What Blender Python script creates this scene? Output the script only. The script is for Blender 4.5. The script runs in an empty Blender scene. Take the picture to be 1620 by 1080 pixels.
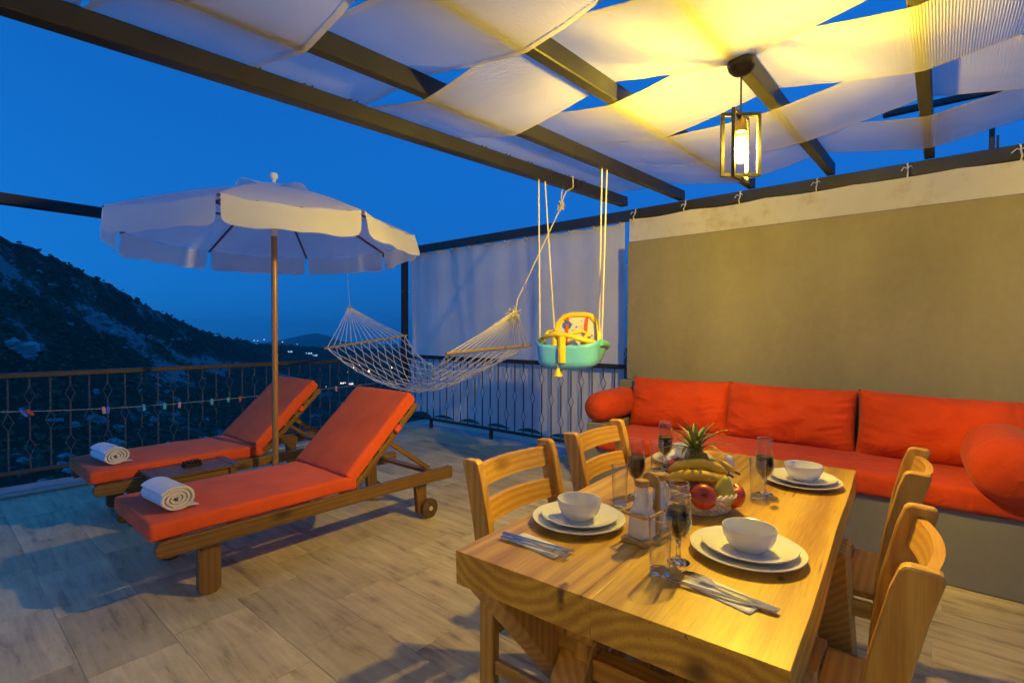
import bpy, bmesh, math, random
from mathutils import Vector, Matrix, noise
random.seed(7)
sc = bpy.context.scene
COL = sc.collection
PI = math.pi
R = math.radians

# ------------------------------------------------------------------ camera
def setup_camera():
    yaw, pitch, roll = R(40.236), R(-1.016), R(0.157)
    fwd = Vector((-math.sin(yaw)*math.cos(pitch), math.cos(yaw)*math.cos(pitch), math.sin(pitch)))
    rt = Vector((math.cos(yaw), math.sin(yaw), 0)); up = rt.cross(fwd)
    r2 = rt*math.cos(roll)+up*math.sin(roll); u2 = -rt*math.sin(roll)+up*math.cos(roll)
    cd = bpy.data.cameras.new('camera'); cd.lens = 17.82; cd.sensor_width = 36; cd.sensor_fit = 'HORIZONTAL'
    cd.clip_start = 0.02; cd.clip_end = 60000
    co = bpy.data.objects.new('camera', cd); COL.objects.link(co)
    m = Matrix.Identity(4)
    for i in range(3):
        m[i][0], m[i][1], m[i][2] = r2[i], u2[i], -fwd[i]
    m.translation = (0, 0, 1.275)
    co.matrix_world = m
    sc.camera = co
setup_camera()

# ------------------------------------------------------------------ sky (dusk)
def setup_world():
    w = bpy.data.worlds.new('World'); sc.world = w; w.use_nodes = True
    nt = w.node_tree; n = nt.nodes; l = nt.links
    bg = n['Background']
    sk = n.new('ShaderNodeTexSky'); sk.sky_type = 'NISHITA'; sk.sun_disc = False
    sk.sun_elevation = R(-3.4); sk.sun_rotation = R(180); sk.ozone_density = 3.6; sk.air_density = 1.0; sk.dust_density = 0.4
    tc = n.new('ShaderNodeTexCoord')
    ad = n.new('ShaderNodeVectorMath'); ad.operation = 'ADD'; ad.inputs[1].default_value = (0, 0, 0.22)
    nm = n.new('ShaderNodeVectorMath'); nm.operation = 'NORMALIZE'
    l.new(tc.outputs['Generated'], ad.inputs[0]); l.new(ad.outputs[0], nm.inputs[0]); l.new(nm.outputs[0], sk.inputs['Vector'])
    mx = n.new('ShaderNodeMix'); mx.data_type = 'RGBA'; mx.blend_type = 'MULTIPLY'; mx.inputs['Factor'].default_value = 1.0
    mx.inputs['B'].default_value = (0.05, 1.05, 0.98, 1)      # camera balanced for lamp light
    l.new(sk.outputs[0], mx.inputs['A']); l.new(mx.outputs['Result'], bg.inputs['Color'])
    bg.inputs['Strength'].default_value = 12.8
setup_world()
sc.view_settings.view_transform = 'Standard'; sc.view_settings.look = 'None'
sc.view_settings.exposure = 0.40; sc.view_settings.gamma = 1.0
sc.view_settings.use_curve_mapping = False
sc.render.engine = 'CYCLES'
sc.cycles.use_denoising = True
sc.cycles.max_bounces = 8; sc.cycles.transparent_max_bounces = 16
sc.cycles.sample_clamp_indirect = 6.0
LAMP_STRENGTH = 4600.0
LAMP_COLOR = (1.0, 0.66, 0.05)

# ------------------------------------------------------------------ materials
def nodes_of(m):
    m.use_nodes = True
    nt = m.node_tree
    return nt, nt.nodes, nt.links, nt.nodes['Principled BSDF']

def ramp(n, stops):
    r = n.new('ShaderNodeValToRGB'); e = r.color_ramp.elements
    e[0].position, e[0].color = stops[0][0], (*stops[0][1], 1)
    e[1].position, e[1].color = stops[-1][0], (*stops[-1][1], 1)
    for p, c in stops[1:-1]:
        k = e.new(p); k.color = (*c, 1)
    return r

def scl(c, k): return tuple(min(1.0, x*k) for x in c)

def mat(name, base, rough=0.6, var=0.18, scale=6.0, stretch=(1, 1, 1), bump=0.05, bscale=60.0, metal=0.0, spec=0.4,
        per_object=0.0, sheen=0.0, coat=0.0, detail=6.0):
    m = bpy.data.materials.new(name); nt, n, l, p = nodes_of(m)
    tc = n.new('ShaderNodeTexCoord'); mp = n.new('ShaderNodeMapping'); mp.inputs['Scale'].default_value = stretch
    l.new(tc.outputs['Object'], mp.inputs['Vector'])
    vec = mp.outputs['Vector']
    no = n.new('ShaderNodeTexNoise'); no.inputs['Scale'].default_value = scale; no.inputs['Detail'].default_value = detail; no.inputs['Roughness'].default_value = 0.6
    l.new(vec, no.inputs['Vector'])
    rp = ramp(n, [(0.28, scl(base, 1-var)), (0.72, scl(base, 1+var))]); l.new(no.outputs['Fac'], rp.inputs['Fac'])
    out = rp.outputs['Color']
    if per_object:
        oi = n.new('ShaderNodeObjectInfo'); mr = n.new('ShaderNodeMapRange')
        mr.inputs['To Min'].default_value = 1-per_object; mr.inputs['To Max'].default_value = 1+per_object
        l.new(oi.outputs['Random'], mr.inputs['Value'])
        hs = n.new('ShaderNodeHueSaturation'); l.new(mr.outputs[0], hs.inputs['Value']); l.new(out, hs.inputs['Color']); out = hs.outputs[0]
    l.new(out, p.inputs['Base Color'])
    p.inputs['Roughness'].default_value = rough; p.inputs['Metallic'].default_value = metal
    p.inputs['Specular IOR Level'].default_value = spec
    p.inputs['Coat Weight'].default_value = coat
    p.inputs['Sheen Weight'].default_value = sheen
    if bump:
        n2 = n.new('ShaderNodeTexNoise'); n2.inputs['Scale'].default_value = bscale; n2.inputs['Detail'].default_value = 4
        l.new(vec, n2.inputs['Vector'])
        b = n.new('ShaderNodeBump'); b.inputs['Strength'].default_value = bump; b.inputs['Distance'].default_value = 0.02
        l.new(n2.outputs['Fac'], b.inputs['Height']); l.new(b.outputs['Normal'], p.inputs['Normal'])
    return m

def wood(name, dark, light, axis='Z', rings=9.0, rough=0.5, coat=0.15, knots=True, per_object=0.12, off=(0.05, 0.03, 0), shift=True, dist=3.0, knot_at=()):
    """grain runs along the given local axis; ring figure on the cut ends"""
    m = bpy.data.materials.new(name); nt, n, l, p = nodes_of(m)
    tc = n.new('ShaderNodeTexCoord'); oi = n.new('ShaderNodeObjectInfo')
    rnd = n.new('ShaderNodeVectorMath'); rnd.operation = 'MULTIPLY'; rnd.inputs[1].default_value = (0.35, 0.27, 3.1) if shift else (0, 0, 0)
    cmb = n.new('ShaderNodeCombineXYZ')
    for i in range(3): l.new(oi.outputs['Random'], cmb.inputs[i])
    l.new(cmb.outputs[0], rnd.inputs[0])
    add = n.new('ShaderNodeVectorMath'); add.operation = 'ADD'
    l.new(tc.outputs['Object'], add.inputs[0]); l.new(rnd.outputs[0], add.inputs[1])
    st = {'X': (0.10, 1, 1), 'Y': (1, 0.10, 1), 'Z': (1, 1, 0.10)}[axis]
    mp = n.new('ShaderNodeMapping'); mp.inputs['Scale'].default_value = st; mp.inputs['Location'].default_value = off
    l.new(add.outputs[0], mp.inputs['Vector'])
    wv = n.new('ShaderNodeTexWave'); wv.wave_type = 'RINGS'; wv.rings_direction = axis; wv.wave_profile = 'SIN'
    wv.inputs['Scale'].default_value = rings; wv.inputs['Distortion'].default_value = dist; wv.inputs['Detail'].default_value = 3.0
    wv.inputs['Detail Scale'].default_value = 0.9; wv.inputs['Detail Roughness'].default_value = 0.62
    l.new(mp.outputs[0], wv.inputs['Vector'])
    fi = n.new('ShaderNodeTexNoise'); fi.inputs['Scale'].default_value = 230; fi.inputs['Detail'].default_value = 5
    mp2 = n.new('ShaderNodeMapping'); mp2.inputs['Scale'].default_value = {'X': (0.04, 1, 1), 'Y': (1, 0.04, 1), 'Z': (1, 1, 0.04)}[axis]
    l.new(add.outputs[0], mp2.inputs['Vector']); l.new(mp2.outputs[0], fi.inputs['Vector'])
    bl = n.new('ShaderNodeTexNoise'); bl.inputs['Scale'].default_value = 9; bl.inputs['Detail'].default_value = 5
    l.new(mp.outputs[0], bl.inputs['Vector'])
    m1 = n.new('ShaderNodeMath'); m1.operation = 'MULTIPLY_ADD'; m1.inputs[1].default_value = 0.26
    l.new(wv.outputs['Fac'], m1.inputs[0])
    m2 = n.new('ShaderNodeMath'); m2.operation = 'MULTIPLY'; m2.inputs[1].default_value = 0.50; l.new(fi.outputs['Fac'], m2.inputs[0])
    m3 = n.new('ShaderNodeMath'); m3.operation = 'MULTIPLY_ADD'; m3.inputs[1].default_value = 0.62; l.new(bl.outputs['Fac'], m3.inputs[0]); l.new(m2.outputs[0], m3.inputs[2])
    l.new(m3.outputs[0], m1.inputs[2])
    rp = ramp(n, [(0.30, light), (0.62, tuple((a+b)/2 for a, b in zip(dark, light))), (0.95, dark)])
    l.new(m1.outputs[0], rp.inputs['Fac'])
    out = rp.outputs['Color']
    if knots:
        vo = n.new('ShaderNodeTexVoronoi'); vo.inputs['Scale'].default_value = 3.2; vo.inputs['Randomness'].default_value = 1
        mk = n.new('ShaderNodeMapping'); mk.inputs['Scale'].default_value = {'X': (0.6, 1.3, 1.3), 'Y': (1.3, 0.6, 1.3), 'Z': (1.3, 1.3, 0.6)}[axis]
        l.new(add.outputs[0], mk.inputs['Vector']); l.new(mk.outputs[0], vo.inputs['Vector'])
        kr = ramp(n, [(0.05, (1, 1, 1)), (0.15, (0, 0, 0))]); l.new(vo.outputs['Distance'], kr.inputs['Fac'])
        mx = n.new('ShaderNodeMix'); mx.data_type = 'RGBA'; mx.inputs['B'].default_value = (*scl(dark, 0.42), 1)
        l.new(kr.outputs['Color'], mx.inputs['Factor']); l.new(out, mx.inputs['A']); out = mx.outputs['Result']
    for kx, ky, kz, kr_ in knot_at:                                  # single knots at known places
        sb = n.new('ShaderNodeVectorMath'); sb.operation = 'SUBTRACT'; sb.inputs[1].default_value = (kx, ky, kz); l.new(tc.outputs['Object'], sb.inputs[0])
        sm = n.new('ShaderNodeVectorMath'); sm.operation = 'MULTIPLY'; sm.inputs[1].default_value = (1, 0.55, 0.35); l.new(sb.outputs[0], sm.inputs[0])
        wn = n.new('ShaderNodeTexNoise'); wn.inputs['Scale'].default_value = 60; l.new(tc.outputs['Object'], wn.inputs['Vector'])
        ln_ = n.new('ShaderNodeVectorMath'); ln_.operation = 'LENGTH'; l.new(sm.outputs[0], ln_.inputs[0])
        dd = n.new('ShaderNodeMath'); dd.operation = 'MULTIPLY_ADD'; dd.inputs[1].default_value = kr_*0.9; l.new(wn.outputs['Fac'], dd.inputs[0]); l.new(ln_.outputs['Value'], dd.inputs[2])
        mk_ = n.new('ShaderNodeMapRange'); mk_.inputs['From Min'].default_value = kr_*1.5; mk_.inputs['From Max'].default_value = kr_*0.9; l.new(dd.outputs[0], mk_.inputs['Value'])
        mx = n.new('ShaderNodeMix'); mx.data_type = 'RGBA'; mx.inputs['B'].default_value = (*scl(dark, 0.40), 1)
        l.new(mk_.outputs[0], mx.inputs['Factor']); l.new(out, mx.inputs['A']); out = mx.outputs['Result']
    if knot_at:                                                      # hairline drying cracks along the grain
        mc_ = n.new('ShaderNodeMapping'); mc_.inputs['Scale'].default_value = (1, 0.035, 1); l.new(add.outputs[0], mc_.inputs['Vector'])
        cn = n.new('ShaderNodeTexNoise'); cn.inputs['Scale'].default_value = 70; cn.inputs['Detail'].default_value = 2; l.new(mc_.outputs[0], cn.inputs['Vector'])
        cr_ = ramp(n, [(0.70, (0, 0, 0)), (0.735, (0.8, 0.8, 0.8))]); l.new(cn.outputs['Fac'], cr_.inputs['Fac'])
        mx = n.new('ShaderNodeMix'); mx.data_type = 'RGBA'; mx.inputs['B'].default_value = (*scl(dark, 0.5), 1)
        l.new(cr_.outputs['Color'], mx.inputs['Factor']); l.new(out, mx.inputs['A']); out = mx.outputs['Result']
    mr = n.new('ShaderNodeMapRange'); mr.inputs['To Min'].default_value = 1-per_object; mr.inputs['To Max'].default_value = 1+per_object
    l.new(oi.outputs['Random'], mr.inputs['Value'])
    hs = n.new('ShaderNodeHueSaturation'); l.new(mr.outputs[0], hs.inputs['Value']); l.new(out, hs.inputs['Color'])
    l.new(hs.outputs[0], p.inputs['Base Color'])
    rr = n.new('ShaderNodeMapRange'); rr.inputs['To Min'].default_value = rough-0.12; rr.inputs['To Max'].default_value = rough+0.15
    l.new(bl.outputs['Fac'], rr.inputs['Value']); l.new(rr.outputs[0], p.inputs['Roughness'])
    p.inputs['Coat Weight'].default_value = coat; p.inputs['Coat Roughness'].default_value = 0.25
    b = n.new('ShaderNodeBump'); b.inputs['Strength'].default_value = 0.12; b.inputs['Distance'].default_value = 0.004
    l.new(m1.outputs[0], b.inputs['Height']); l.new(b.outputs[0], p.inputs['Normal'])
    return m

def cloth(name, base, transl=0.35, rib=0.0, rib_axis='Y', rough=0.9, var=0.08, stain=None, weave=700.0):
    m = bpy.data.materials.new(name); nt, n, l, p = nodes_of(m)
    tc = n.new('ShaderNodeTexCoord')
    no = n.new('ShaderNodeTexNoise'); no.inputs['Scale'].default_value = 2.2; no.inputs['Detail'].default_value = 6
    l.new(tc.outputs['Object'], no.inputs['Vector'])
    rp = ramp(n, [(0.3, scl(base, 1-var)), (0.7, scl(base, 1+var))]); l.new(no.outputs['Fac'], rp.inputs['Fac'])
    col = rp.outputs['Color']
    if stain:
        sn = n.new('ShaderNodeTexNoise'); sn.inputs['Scale'].default_value = 3.5; sn.inputs['Detail'].default_value = 8; sn.inputs['Roughness'].default_value = 0.7
        l.new(tc.outputs['Object'], sn.inputs['Vector'])
        sr = ramp(n, [(0.52, (0, 0, 0)), (0.68, (0.7, 0.7, 0.7))]); l.new(sn.outputs['Fac'], sr.inputs['Fac'])
        mx = n.new('ShaderNodeMix'); mx.data_type = 'RGBA'; mx.inputs['B'].default_value = (*stain, 1)
        l.new(sr.outputs['Color'], mx.inputs['Factor']); l.new(col, mx.inputs['A']); col = mx.outputs['Result']
    l.new(col, p.inputs['Base Color']); p.inputs['Roughness'].default_value = rough; p.inputs['Specular IOR Level'].default_value = 0.1
    tr = n.new('ShaderNodeBsdfTranslucent'); l.new(col, tr.inputs['Color'])
    ms = n.new('ShaderNodeMixShader'); ms.inputs['Fac'].default_value = transl
    l.new(p.outputs[0], ms.inputs[1]); l.new(tr.outputs[0], ms.inputs[2]); l.new(ms.outputs[0], n['Material Output'].inputs['Surface'])
    wv = n.new('ShaderNodeTexWave'); wv.wave_type = 'BANDS'; wv.bands_direction = rib_axis
    wv.inputs['Scale'].default_value = rib if rib else weave/6.28; wv.inputs['Distortion'].default_value = 0.6
    l.new(tc.outputs['Object'], wv.inputs['Vector'])
    b = n.new('ShaderNodeBump'); b.inputs['Strength'].default_value = 0.35 if rib else 0.12; b.inputs['Distance'].default_value = 0.003
    l.new(wv.outputs['Fac'], b.inputs['Height'])
    l.new(b.outputs[0], p.inputs['Normal']); l.new(b.outputs[0], tr.inputs['Normal'])
    return m

def cushion_mat(name, base, wrinkle=0.25):
    m = bpy.data.materials.new(name); nt, n, l, p = nodes_of(m)
    tc = n.new('ShaderNodeTexCoord')
    no = n.new('ShaderNodeTexNoise'); no.inputs['Scale'].default_value = 4; no.inputs['Detail'].default_value = 7
    l.new(tc.outputs['Object'], no.inputs['Vector'])
    rp = ramp(n, [(0.3, scl(base, 0.86)), (0.7, scl(base, 1.1))]); l.new(no.outputs['Fac'], rp.inputs['Fac'])
    l.new(rp.outputs[0], p.inputs['Base Color'])
    p.inputs['Roughness'].default_value = 0.85; p.inputs['Sheen Weight'].default_value = 0.08; p.inputs['Specular IOR Level'].default_value = 0.2
    n1 = n.new('ShaderNodeTexNoise'); n1.inputs['Scale'].default_value = 7; n1.inputs['Detail'].default_value = 3; n1.inputs['Distortion'].default_value = 1.2
    l.new(tc.outputs['Object'], n1.inputs['Vector'])
    b1 = n.new('ShaderNodeBump'); b1.inputs['Strength'].default_value = wrinkle; b1.inputs['Distance'].default_value = 0.03
    l.new(n1.outputs['Fac'], b1.inputs['Height'])
    n2 = n.new('ShaderNodeTexNoise'); n2.inputs['Scale'].default_value = 450; l.new(tc.outputs['Object'], n2.inputs['Vector'])
    b2 = n.new('ShaderNodeBump'); b2.inputs['Strength'].default_value = 0.2; b2.inputs['Distance'].default_value = 0.002
    l.new(n2.outputs['Fac'], b2.inputs['Height']); l.new(b1.outputs[0], b2.inputs['Normal']); l.new(b2.outputs[0], p.inputs['Normal'])
    return m

def glass_mat(name, color=(0.97, 0.98, 0.97)):
    """thin clear glass: most light goes straight through, the rest mirrors at grazing angles"""
    m = bpy.data.materials.new(name); nt, n, l, p = nodes_of(m)
    tr = n.new('ShaderNodeBsdfTransparent'); tr.inputs['Color'].default_value = (*color, 1)
    gl = n.new('ShaderNodeBsdfGlossy'); no = n.new('ShaderNodeTexNoise'); no.inputs['Scale'].default_value = 30
    mr = n.new('ShaderNodeMapRange'); mr.inputs['To Min'].default_value = 0.0; mr.inputs['To Max'].default_value = 0.04
    l.new(no.outputs['Fac'], mr.inputs['Value']); l.new(mr.outputs[0], gl.inputs['Roughness'])
    lw = n.new('ShaderNodeLayerWeight'); lw.inputs['Blend'].default_value = 0.5
    pw = n.new('ShaderNodeMath'); pw.operation = 'POWER'; pw.inputs[1].default_value = 2.6; l.new(lw.outputs['Facing'], pw.inputs[0])
    fr = n.new('ShaderNodeMath'); fr.operation = 'MULTIPLY_ADD'; fr.inputs[1].default_value = 0.85; fr.inputs[2].default_value = 0.04; l.new(pw.outputs[0], fr.inputs[0])
    ms = n.new('ShaderNodeMixShader'); l.new(fr.outputs[0], ms.inputs['Fac']); l.new(tr.outputs[0], ms.inputs[1]); l.new(gl.outputs[0], ms.inputs[2])
    l.new(ms.outputs[0], n['Material Output'].inputs['Surface'])
    return m

def emit_mat(name, color, strength):
    m = bpy.data.materials.new(name); nt, n, l, p = nodes_of(m)
    p.inputs['Base Color'].default_value = (0.9, 0.85, 0.75, 1)
    p.inputs['Emission Color'].default_value = (*color, 1); p.inputs['Emission Strength'].default_value = strength
    return m

M = {}
M['black_metal'] = mat('black_painted_steel', (0.022, 0.021, 0.020), 0.45, 0.35, 5, bump=0.06, bscale=120)
M['rail_brown'] = mat('brown_painted_rail', (0.060, 0.045, 0.040), 0.5, 0.3, 6, bump=0.05)
M['iron'] = mat('wrought_iron', (0.075, 0.075, 0.078), 0.42, 0.35, 20, bump=0.15, bscale=200)
M['pine'] = wood('varnished_pine', (0.42, 0.185, 0.024), (0.70, 0.42, 0.075), 'Z', 14)
M['table_wood'] = wood('table_slab', (0.36, 0.185, 0.035), (0.68, 0.45, 0.13), 'Y', 7, rough=0.42, coat=0.3, per_object=0.06)
M['lounger_wood'] = wood('stained_lounger_wood', (0.125, 0.060, 0.014), (0.25, 0.135, 0.036), 'Z', 12, rough=0.5)
M['side_wood'] = wood('dark_side_table_wood', (0.10, 0.050, 0.018), (0.22, 0.115, 0.045), 'Z', 14, rough=0.5)
M['pole_wood'] = wood('varnished_pole_wood', (0.26, 0.12, 0.03), (0.42, 0.22, 0.06), 'Z', 12, rough=0.35, coat=0.5, knots=False)
M['red_wood'] = wood('red_stained_rib', (0.16, 0.028, 0.014), (0.26, 0.055, 0.026), 'Z', 12, rough=0.5, knots=False)
M['rack_wood'] = wood('bamboo_rack', (0.36, 0.21, 0.055), (0.52, 0.34, 0.11), 'Z', 14, rough=0.45, knots=False)
M['bar_wood'] = wood('hammock_bar_wood', (0.36, 0.22, 0.07), (0.55, 0.38, 0.16), 'Z', 12, knots=False)
M['shade'] = cloth('cream_shade_cloth', (0.80, 0.78, 0.75), 0.72, rib=36, rib_axis='X')
M['screen'] = cloth('grey_screen_cloth', (0.70, 0.69, 0.68), 0.30, weave=500)
M['banner'] = cloth('stained_cream_banner', (0.66, 0.63, 0.57), 0.2, stain=(0.45, 0.35, 0.17))
M['canvas'] = cloth('white_umbrella_canvas', (0.92, 0.92, 0.92), 0.50)
M['cord'] = mat('cotton_cord', (0.62, 0.58, 0.48), 0.9, 0.12, 40, bump=0.3, bscale=300)
M['white_cord'] = mat('white_nylon_cord', (0.72, 0.70, 0.64), 0.8, 0.1, 40, bump=0.3, bscale=300)
M['orange'] = cushion_mat('orange_lounger_canvas', (0.74, 0.098, 0.028), 0.14)
M['sofa'] = cushion_mat('deep_orange_cotton', (0.52, 0.050, 0.008), 0.6)
M['towel'] = mat('white_towel', (0.80, 0.80, 0.83), 0.95, 0.06, 12, bump=0.5, bscale=420, sheen=0.3)
M['ceramic'] = mat('white_glazed_ceramic', (0.74, 0.73, 0.70), 0.12, 0.015, 4, bump=0.0, spec=0.5)
M['glass'] = glass_mat('clear_glass')
def solid_glass():
    m = bpy.data.materials.new('thick_glass'); nt, n, l, p = nodes_of(m)
    p.inputs['Transmission Weight'].default_value = 1.0; p.inputs['IOR'].default_value = 1.47; p.inputs['Roughness'].default_value = 0.02
    p.inputs['Base Color'].default_value = (0.98, 0.99, 0.98, 1)
    return m
M['thick_glass'] = solid_glass()
M['wine'] = mat('dark_red_wine', (0.016, 0.003, 0.004), 0.04, 0.1, 4, bump=0.0, spec=0.5)
M['steel'] = mat('polished_steel', (0.62, 0.61, 0.60), 0.16, 0.05, 30, bump=0.0, metal=1.0)
M['napkin'] = mat('paper_napkin', (0.74, 0.72, 0.69), 0.95, 0.04, 40, bump=0.2, bscale=200)
M['cork'] = mat('cork_lid', (0.42, 0.25, 0.075), 0.8, 0.25, 60, bump=0.3, bscale=150)
M['plaster_wall'] = None
M['banana'] = mat('ripe_banana_skin', (0.62, 0.40, 0.03), 0.5, 0.22, 14, bump=0.05, detail=8)
M['banana_tip'] = mat('banana_tip', (0.07, 0.05, 0.02), 0.7, 0.3, 30)
M['apple'] = mat('red_apple_skin', (0.42, 0.050, 0.022), 0.28, 0.45, 9, stretch=(1, 1, 0.35), bump=0.02, spec=0.5)
M['peach'] = mat('peach_skin', (0.60, 0.24, 0.09), 0.6, 0.25, 8, bump=0.03)
M['pear'] = mat('green_pear_skin', (0.44, 0.40, 0.05), 0.4, 0.18, 12, bump=0.03)
M['stem'] = mat('fruit_stem', (0.10, 0.06, 0.02), 0.8, 0.2, 30)
M['pine_skin'] = mat('pineapple_skin', (0.36, 0.20, 0.04), 0.6, 0.35, 30, bump=0.4, bscale=60)
M['pine_leaf'] = mat('pineapple_leaf', (0.20, 0.23, 0.075), 0.5, 0.3, 20, stretch=(1, 1, 0.2), bump=0.08, per_object=0.25)
M['wicker'] = mat('white_wicker', (0.66, 0.60, 0.47), 0.7, 0.14, 40, bump=0.2, bscale=200)
M['ashtray'] = mat('black_carved_ashtray', (0.012, 0.011, 0.010), 0.5, 0.3, 30, bump=0.3)
M['rubber'] = mat('dark_wheel', (0.10, 0.058, 0.028), 0.6, 0.25, 14, bump=0.1)
M['turquoise'] = mat('turquoise_plastic', (0.15, 0.55, 0.95), 0.35, 0.08, 6, bump=0.02, spec=0.5)
M['green_plastic'] = mat('green_plastic', (0.18, 0.60, 0.45), 0.35, 0.08, 6, bump=0.02, spec=0.5)
M['yellow_plastic'] = mat('yellow_plastic', (0.85, 0.60, 0.03), 0.35, 0.06, 6, bump=0.02, spec=0.5)
M['white_plastic'] = mat('white_plastic', (0.72, 0.68, 0.60), 0.4, 0.05, 6, bump=0.02)
M['red_plastic'] = mat('red_strap', (0.62, 0.10, 0.03), 0.6, 0.1, 30)
M['blue_plastic'] = mat('blue_plastic', (0.05, 0.16, 0.62), 0.5, 0.1, 30)
M['pink_plastic'] = mat('pink_plastic', (0.75, 0.36, 0.36), 0.5, 0.1, 30)
M['teal_plastic'] = mat('teal_plastic', (0.10, 0.55, 0.52), 0.5, 0.1, 30)
M['bulb'] = emit_mat('glowing_bulb', LAMP_COLOR, LAMP_STRENGTH)
M['brass'] = mat('brass_socket', (0.50, 0.33, 0.10), 0.3, 0.15, 30, bump=0.0, metal=1.0)
M['lamp_black'] = mat('black_lamp_metal', (0.030, 0.027, 0.022), 0.4, 0.2, 20)
M['kerb'] = mat('pale_stone_kerb', (0.36, 0.36, 0.34), 0.7, 0.2, 6, bump=0.2)
M['trim'] = mat('cream_edge_trim', (0.52, 0.46, 0.36), 0.5, 0.1, 20)
M['grout'] = mat('grout', (0.62, 0.55, 0.40), 0.9, 0.15, 20, bump=0.2)
M['foliage'] = mat('dark_maquis', (0.060, 0.088, 0.038), 0.85, 0.5, 0.25, bump=0.0)
M['rock'] = mat('pale_limestone', (0.34, 0.33, 0.31), 0.9, 0.35, 0.15, bump=0.6, bscale=0.6)
M['house_white'] = mat('white_house_render', (0.55, 0.54, 0.52), 0.8, 0.1, 0.2, bump=0.0)
M['house_roof'] = mat('clay_roof', (0.20, 0.09, 0.05), 0.8, 0.2, 0.5, bump=0.0)
M['lit'] = emit_mat('lit_window', (1.0, 0.72, 0.32), 3.0)
M['lit_white'] = emit_mat('cool_lamp_glow', (0.75, 0.9, 1.0), 1.3)
M['lit_orange'] = emit_mat('sodium_lamp_glow', (1.0, 0.5, 0.10), 14.0)

def concrete(name, base, streaks=True):
    m = bpy.data.materials.new(name); nt, n, l, p = nodes_of(m)
    tc = n.new('ShaderNodeTexCoord')
    a = n.new('ShaderNodeTexNoise'); a.inputs['Scale'].default_value = 0.9; a.inputs['Detail'].default_value = 10; a.inputs['Roughness'].default_value = 0.65
    b = n.new('ShaderNodeTexNoise'); b.inputs['Scale'].default_value = 22; b.inputs['Detail'].default_value = 6
    mp = n.new('ShaderNodeMapping'); mp.inputs['Scale'].default_value = (1, 1, 0.75)
    l.new(tc.outputs['Object'], a.inputs['Vector']); l.new(tc.outputs['Object'], mp.inputs['Vector']); l.new(mp.outputs[0], b.inputs['Vector'])
    mx = n.new('ShaderNodeMath'); mx.operation = 'MULTIPLY_ADD'; mx.inputs[1].default_value = 0.22
    m2 = n.new('ShaderNodeMath'); m2.operation = 'MULTIPLY'; m2.inputs[1].default_value = 0.78
    l.new(a.outputs['Fac'], m2.inputs[0]); l.new(b.outputs['Fac'], mx.inputs[0]); l.new(m2.outputs[0], mx.inputs[2])
    rp = ramp(n, [(0.30, scl(base, 0.82)), (0.5, base), (0.70, scl(base, 1.14))]); l.new(mx.outputs[0], rp.inputs['Fac'])
    ms_ = n.new('ShaderNodeMapping'); ms_.inputs['Scale'].default_value = (0.8, 0.8, 0.3); l.new(tc.outputs['Object'], ms_.inputs['Vector'])
    sn = n.new('ShaderNodeTexNoise'); sn.inputs['Scale'].default_value = 2.6; sn.inputs['Detail'].default_value = 8; sn.inputs['Roughness'].default_value = 0.58; l.new(ms_.outputs[0], sn.inputs['Vector'])
    sr = ramp(n, [(0.34, (0.87, 0.865, 0.86)), (0.62, (1.04, 1.04, 1.04))]); l.new(sn.outputs['Fac'], sr.inputs['Fac'])
    mt_ = n.new('ShaderNodeMapping'); mt_.inputs['Rotation'].default_value = (0, R(28), 0); mt_.inputs['Scale'].default_value = (0.7, 1, 1.3); l.new(tc.outputs['Object'], mt_.inputs['Vector'])
    tn = n.new('ShaderNodeTexNoise'); tn.inputs['Scale'].default_value = 7; tn.inputs['Detail'].default_value = 7; tn.inputs['Distortion'].default_value = 1.4; l.new(mt_.outputs[0], tn.inputs['Vector'])
    mm = n.new('ShaderNodeMix'); mm.data_type = 'RGBA'; mm.blend_type = 'MULTIPLY'; mm.inputs['Factor'].default_value = 1.0
    l.new(rp.outputs[0], mm.inputs['A']); l.new(sr.outputs[0], mm.inputs['B'])
    b0 = n.new('ShaderNodeBump'); b0.inputs['Strength'].default_value = 0.18; b0.inputs['Distance'].default_value = 0.012; l.new(tn.outputs['Fac'], b0.inputs['Height'])
    l.new(mm.outputs['Result'], p.inputs['Base Color']); p.inputs['Roughness'].default_value = 0.8; p.inputs['Specular IOR Level'].default_value = 0.25
    bm = n.new('ShaderNodeBump'); bm.inputs['Strength'].default_value = 0.25; bm.inputs['Distance'].default_value = 0.01
    l.new(mx.outputs[0], bm.inputs['Height']); l.new(b0.outputs[0], bm.inputs['Normal']); l.new(bm.outputs[0], p.inputs['Normal'])
    return m
M['concrete'] = concrete('grey_rendered_concrete', (0.215, 0.197, 0.157))
M['bench_concrete'] = concrete('grey_bench_render', (0.205, 0.195, 0.170))
M['bounce_plaster'] = concrete('cream_bounce_plaster', (0.80, 0.76, 0.66))  # very pale so the added wall bounces lamp light onto the near faces

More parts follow.
